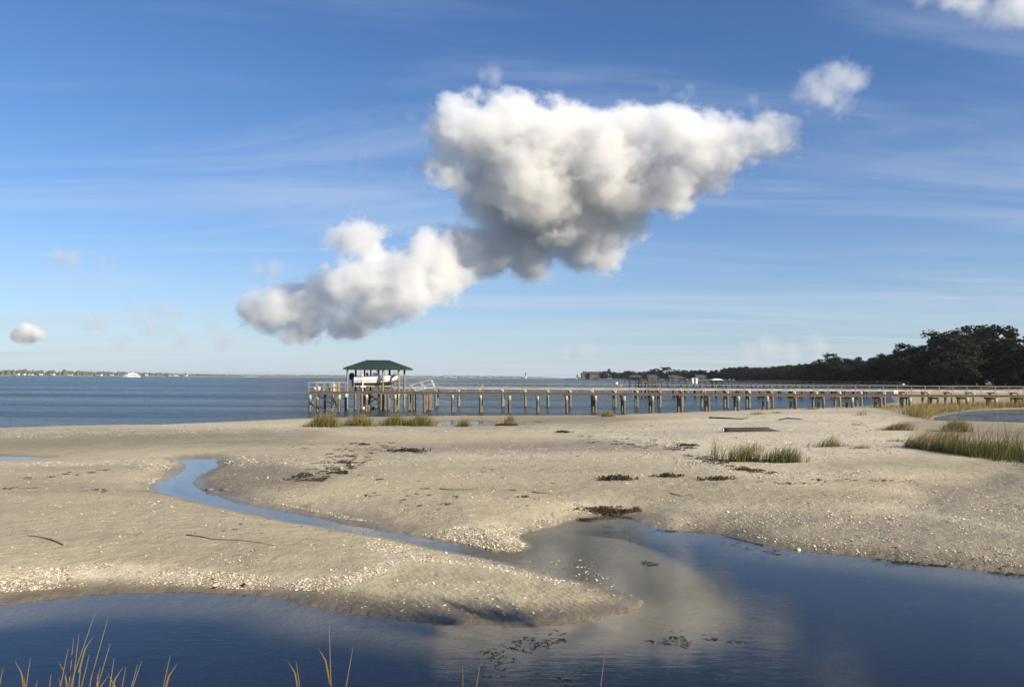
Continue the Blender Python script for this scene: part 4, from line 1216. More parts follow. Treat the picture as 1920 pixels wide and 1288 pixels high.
# ------------------------------------------------------------------ trees
def leaf_cloud(centres, per, size, flat=.5):
    """quads scattered through clumps: (x,y,z,rx,rz)"""
    c = np.repeat(np.array(centres), per, 0)
    n = len(c)
    d = rng.normal(size=(n, 3)); d /= np.linalg.norm(d, axis=1)[:, None]
    rad = rng.random(n) ** .45
    P = c[:, :3] + d * rad[:, None] * np.stack([c[:, 3], c[:, 3], c[:, 4]], 1)
    a = rng.normal(size=(n, 3)); a[:, 2] *= flat; a /= np.linalg.norm(a, axis=1)[:, None]
    b = rng.normal(size=(n, 3)); b -= (b * a).sum(1)[:, None] * a; b /= np.linalg.norm(b, axis=1)[:, None]
    s = size * rng.uniform(.55, 1.3, n)[:, None]
    V = np.stack([P - a * s, P + b * s * .6 - a * s * .1, P + a * s, P - b * s * .6 + a * s * .1], 1).reshape(-1, 3)
    return V, np.arange(4 * n).reshape(-1, 4)

def make_tree(name, H, kind, seed, mat):
    rr = random.Random(seed)
    root = bpy.data.objects.new(name, None); COL.objects.link(root)
    mb = MB(); cl = []
    if kind == 'oak':
        th = H * .3; cr = H * .36
        mb.tube([(0, 0, -.5), (.1, 0, th * .5), (rr.uniform(-.4, .4), rr.uniform(-.4, .4), th), (rr.uniform(-.6, .6), 0, H * .6)], [.55, .42, .34, .15], 8)
        for i in range(8):
            a = 6.28 * i / 8 + rr.uniform(-.3, .3); l = cr * rr.uniform(.6, .95)
            mb.tube([(0, 0, th * rr.uniform(.7, 1.2)), (l * .5 * math.cos(a), l * .5 * math.sin(a), th * 1.5), (l * math.cos(a), l * math.sin(a), H * rr.uniform(.45, .75))], [.2, .13, .05], 5)
        for i in range(48):
            a = rr.uniform(0, 6.28); q = cr * math.sqrt(rr.random()) * 1.0; zz = rr.uniform(.18, .92)
            w = math.sqrt(max(0.05, 1 - ((zz - .5) / .5) ** 2))
            cl.append((q * w * math.cos(a), q * w * math.sin(a), H * zz, H * rr.uniform(.07, .13), H * rr.uniform(.05, .085)))
    elif kind == 'pine':
        mb.tube([(0, 0, -.5), (.1, 0, H * .4), (rr.uniform(-.5, .5), .2, H * .75), (rr.uniform(-.8, .8), 0, H * .97)], [.36, .28, .2, .06], 8)
        for i in range(16):
            zz = rr.uniform(.45, .97); a = rr.uniform(0, 6.28); l = H * .22 * (1.15 - zz) * 1.6 * rr.uniform(.6, 1.1)
            e = (l * math.cos(a), l * math.sin(a), H * zz + l * .25)
            mb.tube([(0, 0, H * zz - l * .1), e], [.1, .04], 5)
            cl.append((*e, H * rr.uniform(.055, .09), H * rr.uniform(.03, .05)))
            cl.append((e[0] * .5, e[1] * .5, e[2] - .2, H * .06, H * .035))
        cl.append((0, 0, H * .97, H * .06, H * .05))
    else:               # shrub
        for i in range(5):
            a = rr.uniform(0, 6.28)
            mb.tube([(0, 0, -.3), (H * .2 * math.cos(a), H * .2 * math.sin(a), H * .5), (H * .35 * math.cos(a), H * .35 * math.sin(a), H * .85)], [.1, .07, .03], 5)
        for i in range(16):
            a = rr.uniform(0, 6.28); q = H * .55 * math.sqrt(rr.random())
            cl.append((q * math.cos(a), q * math.sin(a), H * rr.uniform(.08, .85), H * .2, H * .16))
    o = mb.build('trunk', M['bark'], None, True, loc=(0, 0, 0)); o.parent = root
    V, Fq = leaf_cloud(cl, {'oak': 80, 'pine': 70, 'shrub': 70}[kind], {'oak': .5, 'pine': .42, 'shrub': .34}[kind])
    c = mesh_np('crown', V, Fq, mat, None, {'t': np.zeros(len(V))}); c.parent = root
    return root

def place(root, x, y, z, s, rz, label, cat, group, first, wide=1.0):
    if first:
        r = root
    else:
        r = root.copy(); COL.objects.link(r)
        for ch in root.children:
            c = ch.copy(); COL.objects.link(c); c.parent = r
    r.location = (x, y, z); r.scale = (s * wide, s * wide, s); r.rotation_euler[2] = rz
    tag(r, label, cat, group)
    return r

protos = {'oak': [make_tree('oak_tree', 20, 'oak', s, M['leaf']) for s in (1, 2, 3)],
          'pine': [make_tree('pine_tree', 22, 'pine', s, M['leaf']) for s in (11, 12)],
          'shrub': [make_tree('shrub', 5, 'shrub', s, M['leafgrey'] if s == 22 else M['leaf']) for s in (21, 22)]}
used_p = set()
def plant(kind, x, y, z, s, label, group=None, idx=None):
    i = random.randrange(len(protos[kind])) if idx is None else idx
    r = protos[kind][i]; f = (kind, i) not in used_p; used_p.add((kind, i))
    return place(r, x, y, z, s, random.uniform(0, 6.28), label, 'tree' if kind != 'shrub' else 'shrub', group, f, 1.3 if kind == 'oak' else 1.1)

def top(px):            # skyline of the wood read off the photograph
    return float(np.interp(px, [1440, 1480, 1520, 1560, 1600, 1640, 1680, 1720, 1760, 1800, 1840, 1880, 1920, 2100], [688, 684, 678, 672, 674, 664, 655, 650, 645, 637, 622, 624, 628, 628]))
# the wood: ranks of trees one behind another along the right shore
line = [(190, 345), (197, 450), (212, 600), (240, 780), (256, 930), (222, 1070), (165, 1180), (120, 1255)]
def along(k):
    seg = [math.dist(a, b) for a, b in zip(line[:-1], line[1:])]; T = sum(seg) * k
    for (a, b), l in zip(zip(line[:-1], line[1:]), seg):
        if T <= l: return a[0] + (b[0] - a[0]) * T / l, a[1] + (b[1] - a[1]) * T / l
        T -= l
    return line[-1]
OAK_LB = 'dark evergreen tree in the shaded wood along the right shore'
SHR_LB = 'dark shrub at the foot of the shaded wood along the right shore'
def pix(x, y): return 960 + F * x / y
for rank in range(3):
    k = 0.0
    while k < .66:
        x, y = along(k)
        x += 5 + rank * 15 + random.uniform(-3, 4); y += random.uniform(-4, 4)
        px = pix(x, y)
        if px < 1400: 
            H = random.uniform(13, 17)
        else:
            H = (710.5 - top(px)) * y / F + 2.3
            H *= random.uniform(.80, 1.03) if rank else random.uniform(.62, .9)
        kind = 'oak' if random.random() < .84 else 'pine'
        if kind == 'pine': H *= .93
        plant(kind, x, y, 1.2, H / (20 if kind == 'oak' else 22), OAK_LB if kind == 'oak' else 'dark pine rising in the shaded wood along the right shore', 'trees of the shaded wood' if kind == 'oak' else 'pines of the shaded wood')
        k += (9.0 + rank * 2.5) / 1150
# nearer end of the wood, to the right of and beyond the frame, throws the front into shade
for i in range(44):
    x = random.uniform(150, 262); y = random.uniform(170, 340)
    if pix(x, y) < 1945 and y < 325: continue
    if x < 176: continue
    plant('oak', x, y, 1.2, random.uniform(.95, 1.2), 'evergreen tree of the wood past the right edge of the view', 'trees beyond the right edge')
k = 0.0
while k < .6:
    x, y = along(k)
    plant('shrub', x + random.uniform(-1, 5), y + random.uniform(-2, 2), 1.1, random.uniform(.8, 1.5), SHR_LB, 'shrubs below the shaded wood')
    k += 7.5 / 1150
# the tall tree that stands above the wood at the right, and its neighbour
for px, pt, Y, kd, lb in ((1838, 610, 352, 'oak', 'tallest tree of the wood with a broad crown against the sky'), (1868, 611, 356, 'oak', 'broad crown close behind the tallest tree of the wood'), (1812, 632, 350, 'oak', 'open branched tree left of the tallest tree of the wood'),
        (1710, 645, 430, 'oak', 'flat topped tree standing above the middle of the wood'), (1557, 664, 560, 'oak', 'round headed tree standing out on the low left end of the wood'), (1598, 671, 520, 'oak', 'small round tree just right of the round headed one')):
    H = (710.5 + (px - 960) * .0058 - pt) * Y / F + 2.3
    plant(kd, XatY(px, Y), Y, 1.2, H / (20 if kd == 'oak' else 22), lb)
# trees of the point and behind the far piers
for px, Y, H, kd, lb in ((1142, 1270, 17, 'pine', 'pointed tree right of the big grey house'), (1134, 1265, 11, 'oak', 'low round tree beside the big grey house'), (1152, 1260, 12, 'oak', 'round tree right of the pointed one on the point'), (1165, 1250, 10, 'oak', 'low tree at the middle of the wooded point'), (1178, 1240, 10, 'oak', 'low tree above the leftmost far boathouse'),
        (1083, 1292, 8, 'pine', 'little tree at the very tip of the point'), (1200, 1150, 12, 'oak', 'dark tree behind the pale roofed far house'), (1212, 1120, 13, 'oak', 'dark tree between two far houses'), (1228, 1080, 16, 'oak', 'tall umbrella shaped tree behind the far piers, left of two'), (1248, 1040, 18, 'oak', 'tall umbrella shaped tree behind the far piers, right of two'),
        (1268, 1000, 14, 'oak', 'dark tree above the red roofed house'), (1284, 980, 13, 'oak', 'dark tree right of the red roofed house'), (1300, 960, 12, 'oak', 'dark tree above the narrow white shed'), (1318, 950, 13, 'oak', 'dark tree just right of the white shed'), (1338, 940, 13, 'oak', 'dark tree above the white roofed boathouse'), (1358, 930, 14, 'oak', 'dark tree right of the white roofed boathouse'),
        (1378, 910, 14, 'oak', 'dark tree where the far shore meets the wood'), (1396, 890, 14, 'oak', 'dark tree at the low left end of the wood'), (1414, 870, 15, 'oak', 'second dark tree at the low left end of the wood')):
    plant(kd, XatY(px, Y), Y, 1.1, H / (20 if kd == 'oak' else 22), lb)
k = 0
while k < 74:
    px = 1126 + 300 * (k % 46) / 46 + random.uniform(-4, 4); Y = float(np.interp(px, [1126, 1180, 1260, 1340, 1430], [1300, 1260, 1080, 980, 900])) + random.uniform(10, 60)
    H = random.uniform(10, 15) if k < 46 else random.uniform(6, 9)
    if k >= 46: Y -= random.uniform(70, 110)
    if k >= 46 and px < 1150: k += 1; continue
    plant('oak', XatY(px, Y), Y, 1.0, H / 20, 'low dark tree of the wooded point behind the far piers', 'trees of the wooded point').scale = (H / 20 * 1.5, H / 20 * 1.3, H / 20)
    k += 1
for k in range(46):
    x = random.uniform(182, 330); y = random.uniform(342, 372)
    plant('shrub', x, y, 1.1, random.uniform(1.3, 2.0), 'dark shrub under the tall trees at the right end of the wood', 'shrubs under the tall trees')
# rocks along the tip of the point
v = MB()
for i in range(60):
    k = random.random(); x = XatY(1060 + 90 * k, 1275); r = random.uniform(1.0, 2.4)
    tuft(v.v, v.f, (x, 1268 + random.uniform(-4, 14), -.5), r, r * .9)
tag(v.build('shore_rocks', M['rock']), 'dark riprap rocks along the tip of the point', kind='stuff')

# cabbage palm on the bank right of the viewpoint: its fronds shade the tip of the sand spit
def palm(x, y, z, H, label):
    t = thing('palm_tree', label, 'tree', (x, y, z), 'palms on the bank right of the view')
    MB().tube([(x, y, z - .4), (x + .05, y, z + H * .5), (x - .05, y + .05, z + H)], [.2, .16, .15], 10).build('trunk', M['bark'], t, True)
    V = []; Q = []
    for i in range(26):
        a = 2.4 * i; el = random.uniform(-.5, 1.25); L = random.uniform(1.3, 1.8)
        p0 = Vector((x, y, z + H)); dirv = Vector((math.cos(a) * math.cos(el), math.sin(a) * math.cos(el), math.sin(el)))
        side = Vector((-math.sin(a), math.cos(a), 0))
        for j in range(12):
            s = (j - 5.5) / 5.5
            b = p0 + dirv * L * .45
            tip = b + (dirv * (1 - abs(s) * .5) + side * s * .9).normalized() * L * .62 - Vector((0, 0, .25 * abs(s) + .12))
            w = (side * .03 + Vector((0, 0, .01)))
            n = len(V); V += [tuple(b - w), tuple(b + w), tuple(tip + w * .3), tuple(tip - w * .3)]; Q.append((n, n + 1, n + 2, n + 3))
        n = len(V); V += [tuple(p0 - side * .02), tuple(p0 + side * .02), tuple(p0 + dirv * L * .45 + side * .02), tuple(p0 + dirv * L * .45 - side * .02)]; Q.append((n, n + 1, n + 2, n + 3))
    mesh_np('crown', np.array(V), np.array(Q), M['cordlush'], t, {'t': np.zeros(len(V))})
for dx, dy, H in ((9.5, 4.4, 4.1),):
    palm(dx, dy, gz(dx, dy), H, 'cabbage palm on the bank past the right edge of the view')
# ------------------------------------------------------------------ grasses
LEAN = Vector((0.5, 0.1, 0))
def blades(base, h, w, lean, jitter=.35, seg=4, stiff=1.0):
    """curved tapering blades; base (N,3), h (N,)"""
    n = len(base)
    a = rng.uniform(0, 6.283, n)
    L = np.stack([lean[0] + np.cos(a) * jitter, lean[1] + np.sin(a) * jitter], 1) * h[:, None]
    face = rng.uniform(0, 6.283, n)
    sx, sy = np.cos(face), np.sin(face)
    V = np.zeros((n, seg + 1, 2, 3), np.float32); T = np.zeros((n, seg + 1, 2), np.float32)
    for i in range(seg + 1):
        k = i / seg
        c = np.stack([base[:, 0] + L[:, 0] * (k ** 1.7), base[:, 1] + L[:, 1] * (k ** 1.7), base[:, 2] - .02 + h * k * (1 - .18 * k * np.abs(L).sum(1) / h)], 1)
        ww = w * (1 - k) ** .6 * .5 + .001
        V[:, i, 0] = c; V[:, i, 1] = c
        V[:, i, 0, 0] -= sx * ww; V[:, i, 0, 1] -= sy * ww; V[:, i, 1, 0] += sx * ww; V[:, i, 1, 1] += sy * ww
        T[:, i] = k
    idx = np.arange(n * (seg + 1) * 2).reshape(n, seg + 1, 2)
    Fq = np.stack([idx[:, :-1, 0], idx[:, :-1, 1], idx[:, 1:, 1], idx[:, 1:, 0]], -1).reshape(-1, 4)
    return V.reshape(-1, 3), Fq, T.ravel()

def tuft_grass(name, label, x0, x1, yb, yt, n, mat, depth=.45, w=.016, lean=(.18, .05), prof=None, jitter=.3, cat='grass clump', yb1=None, dry=None, group=None):
    """a clump between pixel columns x0..x1 standing on the sand at row yb, tops at row yt"""
    c = G1((x0 + x1) / 2, yb)
    D = c.y
    half = (x1 - x0) / 2 * D / F
    u = np.clip(rng.normal(0, .42, n), -1, 1)
    v = rng.uniform(-1, 1, n) * np.sqrt(1 - u * u) * depth
    X = c.x + u * half; Y = D + (v + depth * .8) * half * .8
    Z = np.maximum(height(X, Y), 0)
    H = (yb - yt) * D / F * rng.uniform(.45, 1.05, n) * (1 - .45 * np.abs(u) ** 2)
    if prof is not None:
        H = H * np.interp(u, *zip(*prof))
    base = np.stack([X, Y, Z], 1)
    t = thing(name, label, cat, (c.x, c.y, c.z), group)
    V, Q, T = blades(base, H, w, lean, jitter)
    tag(mesh_np('blades', V, Q, mat, t, {'t': T}), kind='stuff')
    if dry:
        m = max(20, n // 5); ii = rng.integers(0, n, m)
        b = base[ii] + rng.normal(0, .05, (m, 3)) * np.array([1, 1, 0]); b[:, 2] = np.maximum(height(b[:, 0], b[:, 1]), 0)
        V, Q, T = blades(b, H[ii] * rng.uniform(.2, .5, m), w, (lean[0] * 2, lean[1]), .8)
        tag(mesh_np('dead_thatch', V, Q, M['corddry'], t, {'t': T}), kind='stuff')
    return t

tuft_grass('cordgrass_clump', 'leftmost tall green and gold grass clump at the shoreline', 566, 642, 801, 766, 760, M['cord'], prof=((-1, .55), (-.3, .9), (.4, 1.05), (1, .8)), dry=True, w=.02)
tuft_grass('cordgrass_clump', 'low grass clump second from left at the shoreline', 636, 706, 799, 771, 560, M['cord'], dry=True, w=.02)
tuft_grass('cordgrass_clump', 'grass clump at the shoreline left of the pair under the gangway', 708, 768, 798, 770, 560, M['cord'], dry=True, w=.02)
tuft_grass('cordgrass_clump', 'rightmost clump of the shoreline grass row, before the lone tufts', 752, 818, 799, 770, 620, M['cord'], dry=True, w=.02)
tuft_grass('cordgrass_clump', 'small lone grass tuft standing beside the shore puddle', 852, 884, 800, 780, 230, M['cord'], dry=True, w=.018)
tuft_grass('cordgrass_clump', 'grass tuft on a dark peat base right of the shore puddle', 940, 968, 796, 771, 200, M['cord'], dry=True, w=.018)
tuft_grass('cordgrass_clump', 'flattened brown grass around the peat base by the puddle', 920, 984, 797, 787, 260, M['corddry'], w=.018, jitter=.6)
tuft_grass('cordgrass_clump', 'tiny brown tuft on the sand right of the peat base', 1000, 1022, 792, 785, 80, M['corddry'], w=.016, jitter=.6)
tuft_grass('cordgrass_clump', 'round golden grass tuft at the water edge under the pier', 1124, 1154, 781.5, 766, 320, M['cordgold'], w=.02)
tuft_grass('cordgrass_clump', 'sparse tall stems at the left end of the big grass patch', 1324, 1362, 861, 812, 60, M['cord'], w=.014, lean=(.2, .05), jitter=.25)
tuft_grass('cordgrass_clump', 'dark middle of the big grass patch on the shelly sand', 1345, 1450, 866, 826, 420, M['cord'], depth=.3, w=.014, dry=True, lean=(.25, .05))
tuft_grass('cordgrass_clump', 'green right end of the big grass patch on the shelly sand', 1425, 1520, 868, 832, 480, M['cordlush'], depth=.3, w=.014, lean=(.3, .05))
tuft_grass('cordgrass_clump', 'thin dry stems behind the big grass patch', 1385, 1440, 846, 822, 60, M['corddry'], w=.012, lean=(.25, 0))
tuft_grass('cordgrass_clump', 'ragged grass with two tall stems between patch and dune', 1516, 1600, 838, 806, 210, M['cord'], depth=.25, w=.014, lean=(.5, .05), prof=((-1, 1.2), (-.6, .7), (0, .9), (.5, .4), (1, .3)), dry=True)
tuft_grass('cordgrass_clump', 'low trailing grass right of the ragged stems', 1590, 1640, 841, 830, 120, M['corddry'], depth=.25, w=.014, lean=(.8, .05))
tuft_grass('cordgrass_clump', 'windswept brown grass clump leaning right on the dune', 1648, 1722, 807, 782, 520, M['corddry'], depth=.3, w=.018, lean=(.75, .05), prof=((-1, .5), (0, .9), (.6, 1.1), (1, .9)))
tuft_grass('cordgrass_clump', 'dense upright grass clump on the flat before the pond', 1770, 1830, 810, 780, 620, M['cord'], depth=.6, w=.018, lean=(.12, 0), dry=True)
tuft_grass('cordgrass_clump', 'small dry grass wisp on the dune left of the leaning clump', 1590, 1626, 798, 788, 70, M['corddry'], w=.014, lean=(.5, 0), jitter=.6)
tuft_grass('cordgrass_clump', 'dry grass wisp lying on the dune before the leaning clump', 1650, 1710, 828, 818, 90, M['corddry'], depth=.2, w=.014, lean=(.9, 0), jitter=.5)
tuft_grass('cordgrass_clump', 'brown twiggy tuft on the dune below the pier sign', 1600, 1632, 779, 762, 60, M['corddry'], w=.016, jitter=.6)
tuft_grass('cordgrass_clump', 'flat brown grass mat left of two on the sand behind the log', 1402, 1440, 777, 768, 140, M['corddry'], depth=.3, w=.018, jitter=.8)
tuft_grass('cordgrass_clump', 'flat brown grass mat right of two on the sand behind the log', 1440, 1474, 775, 768, 110, M['corddry'], depth=.3, w=.018, jitter=.8)
tuft_grass('cordgrass_clump', 'brown grass mat on the sand under the middle of the pier', 1500, 1545, 768, 759, 140, M['corddry'], depth=.3, w=.018, jitter=.8)
tuft_grass('cordgrass_clump', 'brown grass fringe where the marsh meets the pier stubs', 1545, 1620, 762, 751, 260, M['corddry'], depth=.3, w=.018, jitter=.7)

def meadow(name, label, poly, n, h0, h1, mat, lean, w, z0=None, jitter=.3, avoid=None):
    a = np.array(poly, float)
    xs = rng.uniform(a[:, 0].min(), a[:, 0].max(), n * 5); ys = rng.uniform(a[:, 1].min(), a[:, 1].max(), n * 5)
    k = inpoly_px(xs, ys, poly); xs = xs[k][:n]; ys = ys[k][:n]
    p = ground(xs, ys)
    if avoid is not None:
        p = p[sdist(p[:, :2], avoid) > .15]
    p = p[p[:, 1] < 95]
    pat = vnoise(p[:, 0] * .35, p[:, 1] * .35, 31) + .5
    pat2 = vnoise(p[:, 0] * 1.4, p[:, 1] * 1.1, 32) + .5
    p = p[rng.random(len(p)) < .25 + 1.2 * pat2]
    pat = vnoise(p[:, 0] * .35, p[:, 1] * .3, 31) + vnoise(p[:, 0] * 1.6, p[:, 1] * 1.2, 33) + .5
    H = np.exp(rng.normal(math.log((h0 + h1) / 2), .32, len(p))) * np.clip(.35 + 1.1 * pat, .3, 1.6)
    V, Q, T = blades(p, H, w, lean, jitter)
    o = mesh_np(name, V, Q, mat, None, {'t': T})
    return tag(o, label, 'grass', kind='stuff')
meadow('marsh_grass', 'golden green marsh meadow between dune and pier at right', [(1600, 757), (1640, 748), (1760, 744), (2060, 743), (2060, 768), (1920, 768), (1800, 773), (1745, 788), (1690, 776), (1640, 766)], 15000, .18, .42, M['cordgold'], (.12, 0), .03, avoid=pond_poly)
meadow('marsh_grass', 'tall golden grass along the near rim of the marsh pond meadow', [(1690, 772), (1720, 765), (1760, 762), (1900, 757), (2060, 757), (2060, 767), (1850, 768), (1790, 775), (1745, 785), (1710, 782)], 6000, .35, .7, M['cordgold'], (.1, 0), .03, avoid=pond_poly)

# the lush strip behind the sand crest at the right
def strip_grass():
    n = 12000
    px = rng.uniform(1690, 2080, n)
    crest = np.interp(px, [1690, 1740, 1800, 1860, 1920, 2080], [838, 848, 856, 868, 881, 905])
    base = ground(px, crest - 2)
    off = np.abs(rng.normal(0, 1, n)) * 2.6 * np.interp(px, [1690, 1760, 1850], [.25, .6, 1.0])
    base[:, 1] += off; base[:, 0] += off * (base[:, 0] / base[:, 1])
    base[:, 2] = height(base[:, 0], base[:, 1]) - .12 - .05 * np.minimum(off, 2)
    cl = vnoise(base[:, 0] * 1.3, base[:, 1] * .9, 35) + vnoise(base[:, 0] * 4, base[:, 1] * 3, 36) * .6
    H = np.exp(rng.normal(math.log(.6), .36, n)) * np.clip(.85 + cl * .9, .35, 1.4) * np.interp(px, [1690, 1740, 1790, 1850, 1920], [.35, .6, .95, .95, 1.1])
    k = rng.random(n) < np.clip(.6 + cl * 1.6, .1, 1); base = base[k]; H = H[k]
    V, Q, T = blades(base, H, .016, (.24, 0), .3)
    tag(mesh_np('marsh_grass', V, Q, M['cordlush'], None, {'t': T}), 'lush green and brown marsh grass behind the sand crest at right', 'grass', kind='stuff')
strip_grass()
meadow('marsh_grass', 'windblown brown grass at the left end of the sand crest strip', [(1690, 838), (1720, 826), (1790, 822), (1800, 845), (1740, 846)], 1500, .3, .6, M['corddry'], (.7, 0), .016)

# reeds at the photographer's feet
def reed_clump(name, label, stems):
    """stems: (tip px, tip py, lean px, base Y)"""
    root = None
    for tx, ty, lx, Y in stems:
        zt = atY(tx, ty, Y)
        xb = zt[0] - lx * Y / F; zb = gz(xb, Y) - .03
        b = np.array([xb, Y, zb]); e = np.array(zt)
        if root is None: root = thing(name, label, 'reed', (float(xb), Y, float(zb)))
        mid = (b + e) / 2 + np.array([-(e[0] - b[0]) * .12, 0, .02])
        pts = [b, b * .6 + mid * .4, mid, mid * .5 + e * .5, e]
        MB().tube([tuple(p) for p in pts], [.0065, .006, .005, .0038, .001], 5).build('stem', M['reed'], root, True)
        if random.random() < .35:     # a sheath leaf hugging the stem
            k = random.uniform(.35, .6); p = b * (1 - k) + e * k; s = random.choice((-1, 1))
            q = p + np.array([s * .05, .01, .22]); r_ = p + np.array([s * .13, .02, .34])
            MB().add([tuple(p - [.008, 0, 0]), tuple(p + [.008, 0, 0]), tuple(q + [.007, 0, 0]), tuple(q - [.007, 0, 0]), tuple(r_)], [(0, 1, 2, 3), (3, 2, 4)]).build('leaf', M['reed'], root)
    return root
reed_clump('reed_clump', 'straw coloured reeds rising at the bottom left corner', [(178, 1150, 60, 7.6), (202, 1160, 45, 7.7), (207, 1205, 40, 7.5), (148, 1188, 15, 7.6), (138, 1195, 10, 7.7), (266, 1238, 40, 7.5), (214, 1232, 15, 7.5), (57, 1232, 15, 7.4), (6, 1250, 20, 7.3), (96, 1262, 10, 7.4), (258, 1245, 30, 7.5), (236, 1250, 20, 7.4), (45, 1268, -12, 7.4), (128, 1215, 25, 7.5), (168, 1225, 30, 7.45), (188, 1248, 20, 7.4), (110, 1270, -25, 7.4), (152, 1240, 8, 7.4), (182, 1262, -8, 7.35), (208, 1268, 10, 7.4), (70, 1275, 20, 7.3)])
reed_clump('reed', 'single slanting reed right of the bottom left clump', [(319, 1228, 25, 7.5)])
reed_clump('reed', 'short reed leaning left, leftmost of the three at bottom centre', [(555, 1237, -20, 7.5)])
reed_clump('reed', 'tallest upright reed, middle of the three at bottom centre', [(617, 1166, -8, 7.6)])
reed_clump('reed', 'reed leaning right, rightmost of the three at bottom centre', [(662, 1212, 25, 7.5)])
reed_clump('reed', 'faint slanting reed left of the lone bottom right one', [(902, 1236, 25, 7.4)])
reed_clump('reed', 'lone stout reed rising from the pool edge at bottom right of centre', [(1137, 1203, 22, 7.5)])

# ------------------------------------------------------------------ shells, wrack, sticks, log
def scatter_px(poly, n):
    a = np.array(poly, float); xs = []; ys = []
    tot = 0
    while tot < n:
        x = rng.uniform(a[:, 0].min(), a[:, 0].max(), n * 2); y = rng.uniform(a[:, 1].min(), a[:, 1].max(), n * 2)
        k = inpoly_px(x, y, poly); xs.append(x[k]); ys.append(y[k]); tot += k.sum()
    return np.concatenate(xs)[:n], np.concatenate(ys)[:n]

def chips(P, size, asp=(.5, .9), hgt=(.15, .4)):
    """shell chips: little domes with an uneven rim"""
    n = len(P)
    a = rng.uniform(0, 6.283, n); q = rng.uniform(*asp, n)
    tilt = rng.normal(0, .35, (n, 2))
    rim = 5
    V = np.zeros((n, rim + 1, 3), np.float32)
    for j in range(rim):
        t = 6.283 * j / rim
        r = size * rng.uniform(.75, 1.15, n)
        lx = r * math.cos(t); ly = r * math.sin(t) * q
        X = lx * np.cos(a) - ly * np.sin(a); Y = lx * np.sin(a) + ly * np.cos(a)
        V[:, j] = np.stack([P[:, 0] + X, P[:, 1] + Y, P[:, 2] + .003 + np.maximum(X * tilt[:, 0] + Y * tilt[:, 1], -.002)], 1)
    V[:, rim] = P + np.stack([np.zeros(n), np.zeros(n), size * rng.uniform(*hgt, n) + .004], 1)
    idx = np.arange(n * (rim + 1)).reshape(n, rim + 1)
    Fq = np.concatenate([np.stack([idx[:, j], idx[:, (j + 1) % rim], idx[:, rim]], 1) for j in range(rim)])
    return V.reshape(-1, 3), Fq
allP = []; allS = []
for poly, n in SHELLS:
    x, y = scatter_px(poly, int(n * 1.5))
    # gather into drifts rather than an even sprinkle
    p = ground(x, y)
    d = vnoise(p[:, 0] * 1.3, p[:, 1] * .9, 41) + vnoise(p[:, 0] * 4, p[:, 1] * 3, 42) * .7
    keep = rng.random(len(p)) < np.clip(.55 + d * 1.5, .06, 1)
    p = p[keep]
    s = np.exp(rng.normal(math.log(.0155), .5, len(p))).clip(.006, .045) * np.clip(p[:, 1] / 22, .8, 1.9) ** .6
    allP.append(p); allS.append(s)
P_ = np.concatenate(allP); S_ = np.concatenate(allS)
V, Fq = chips(P_, S_)
tag(mesh_np('shell_litter', V, Fq, M['shell']), 'drifts of white and tan oyster shell over the sand', 'shells', kind='stuff')

def strands(P, size, per, flat=.35):
    """dark stringy wrack: bundles of short bent strips"""
    n = len(P)
    base = np.repeat(P, per, 0); s = np.repeat(size, per)
    m = len(base)
    a = rng.normal(.2, .9, m)
    o = rng.normal(0, .45, (m, 2)) * s[:, None]
    d = np.stack([np.cos(a), np.sin(a)], 1) * (s * rng.uniform(.4, 1.0, m))[:, None]
    w = np.stack([-np.sin(a), np.cos(a)], 1) * (s * .10 + .004)[:, None]
    c0 = base[:, :2] + o
    z = base[:, 2]
    hh = s * rng.uniform(.02, flat, m)
    pts = [(c0 - d * .5, z + .004), (c0, z + hh), (c0 + d * .5, z + .004 + hh * .4)]
    V = np.zeros((m, 3, 2, 3), np.float32)
    for i, (c, zz) in enumerate(pts):
        for j, sg in enumerate((-1, 1)):
            V[:, i, j, :2] = c + sg * w * (1 if i == 1 else .5); V[:, i, j, 2] = zz + (sg * .3 * s * .1)
    idx = np.arange(m * 6).reshape(m, 3, 2)
    Fq = np.stack([idx[:, :-1, 0], idx[:, :-1, 1], idx[:, 1:, 1], idx[:, 1:, 0]], -1).reshape(-1, 4)
    return V.reshape(-1, 3), Fq

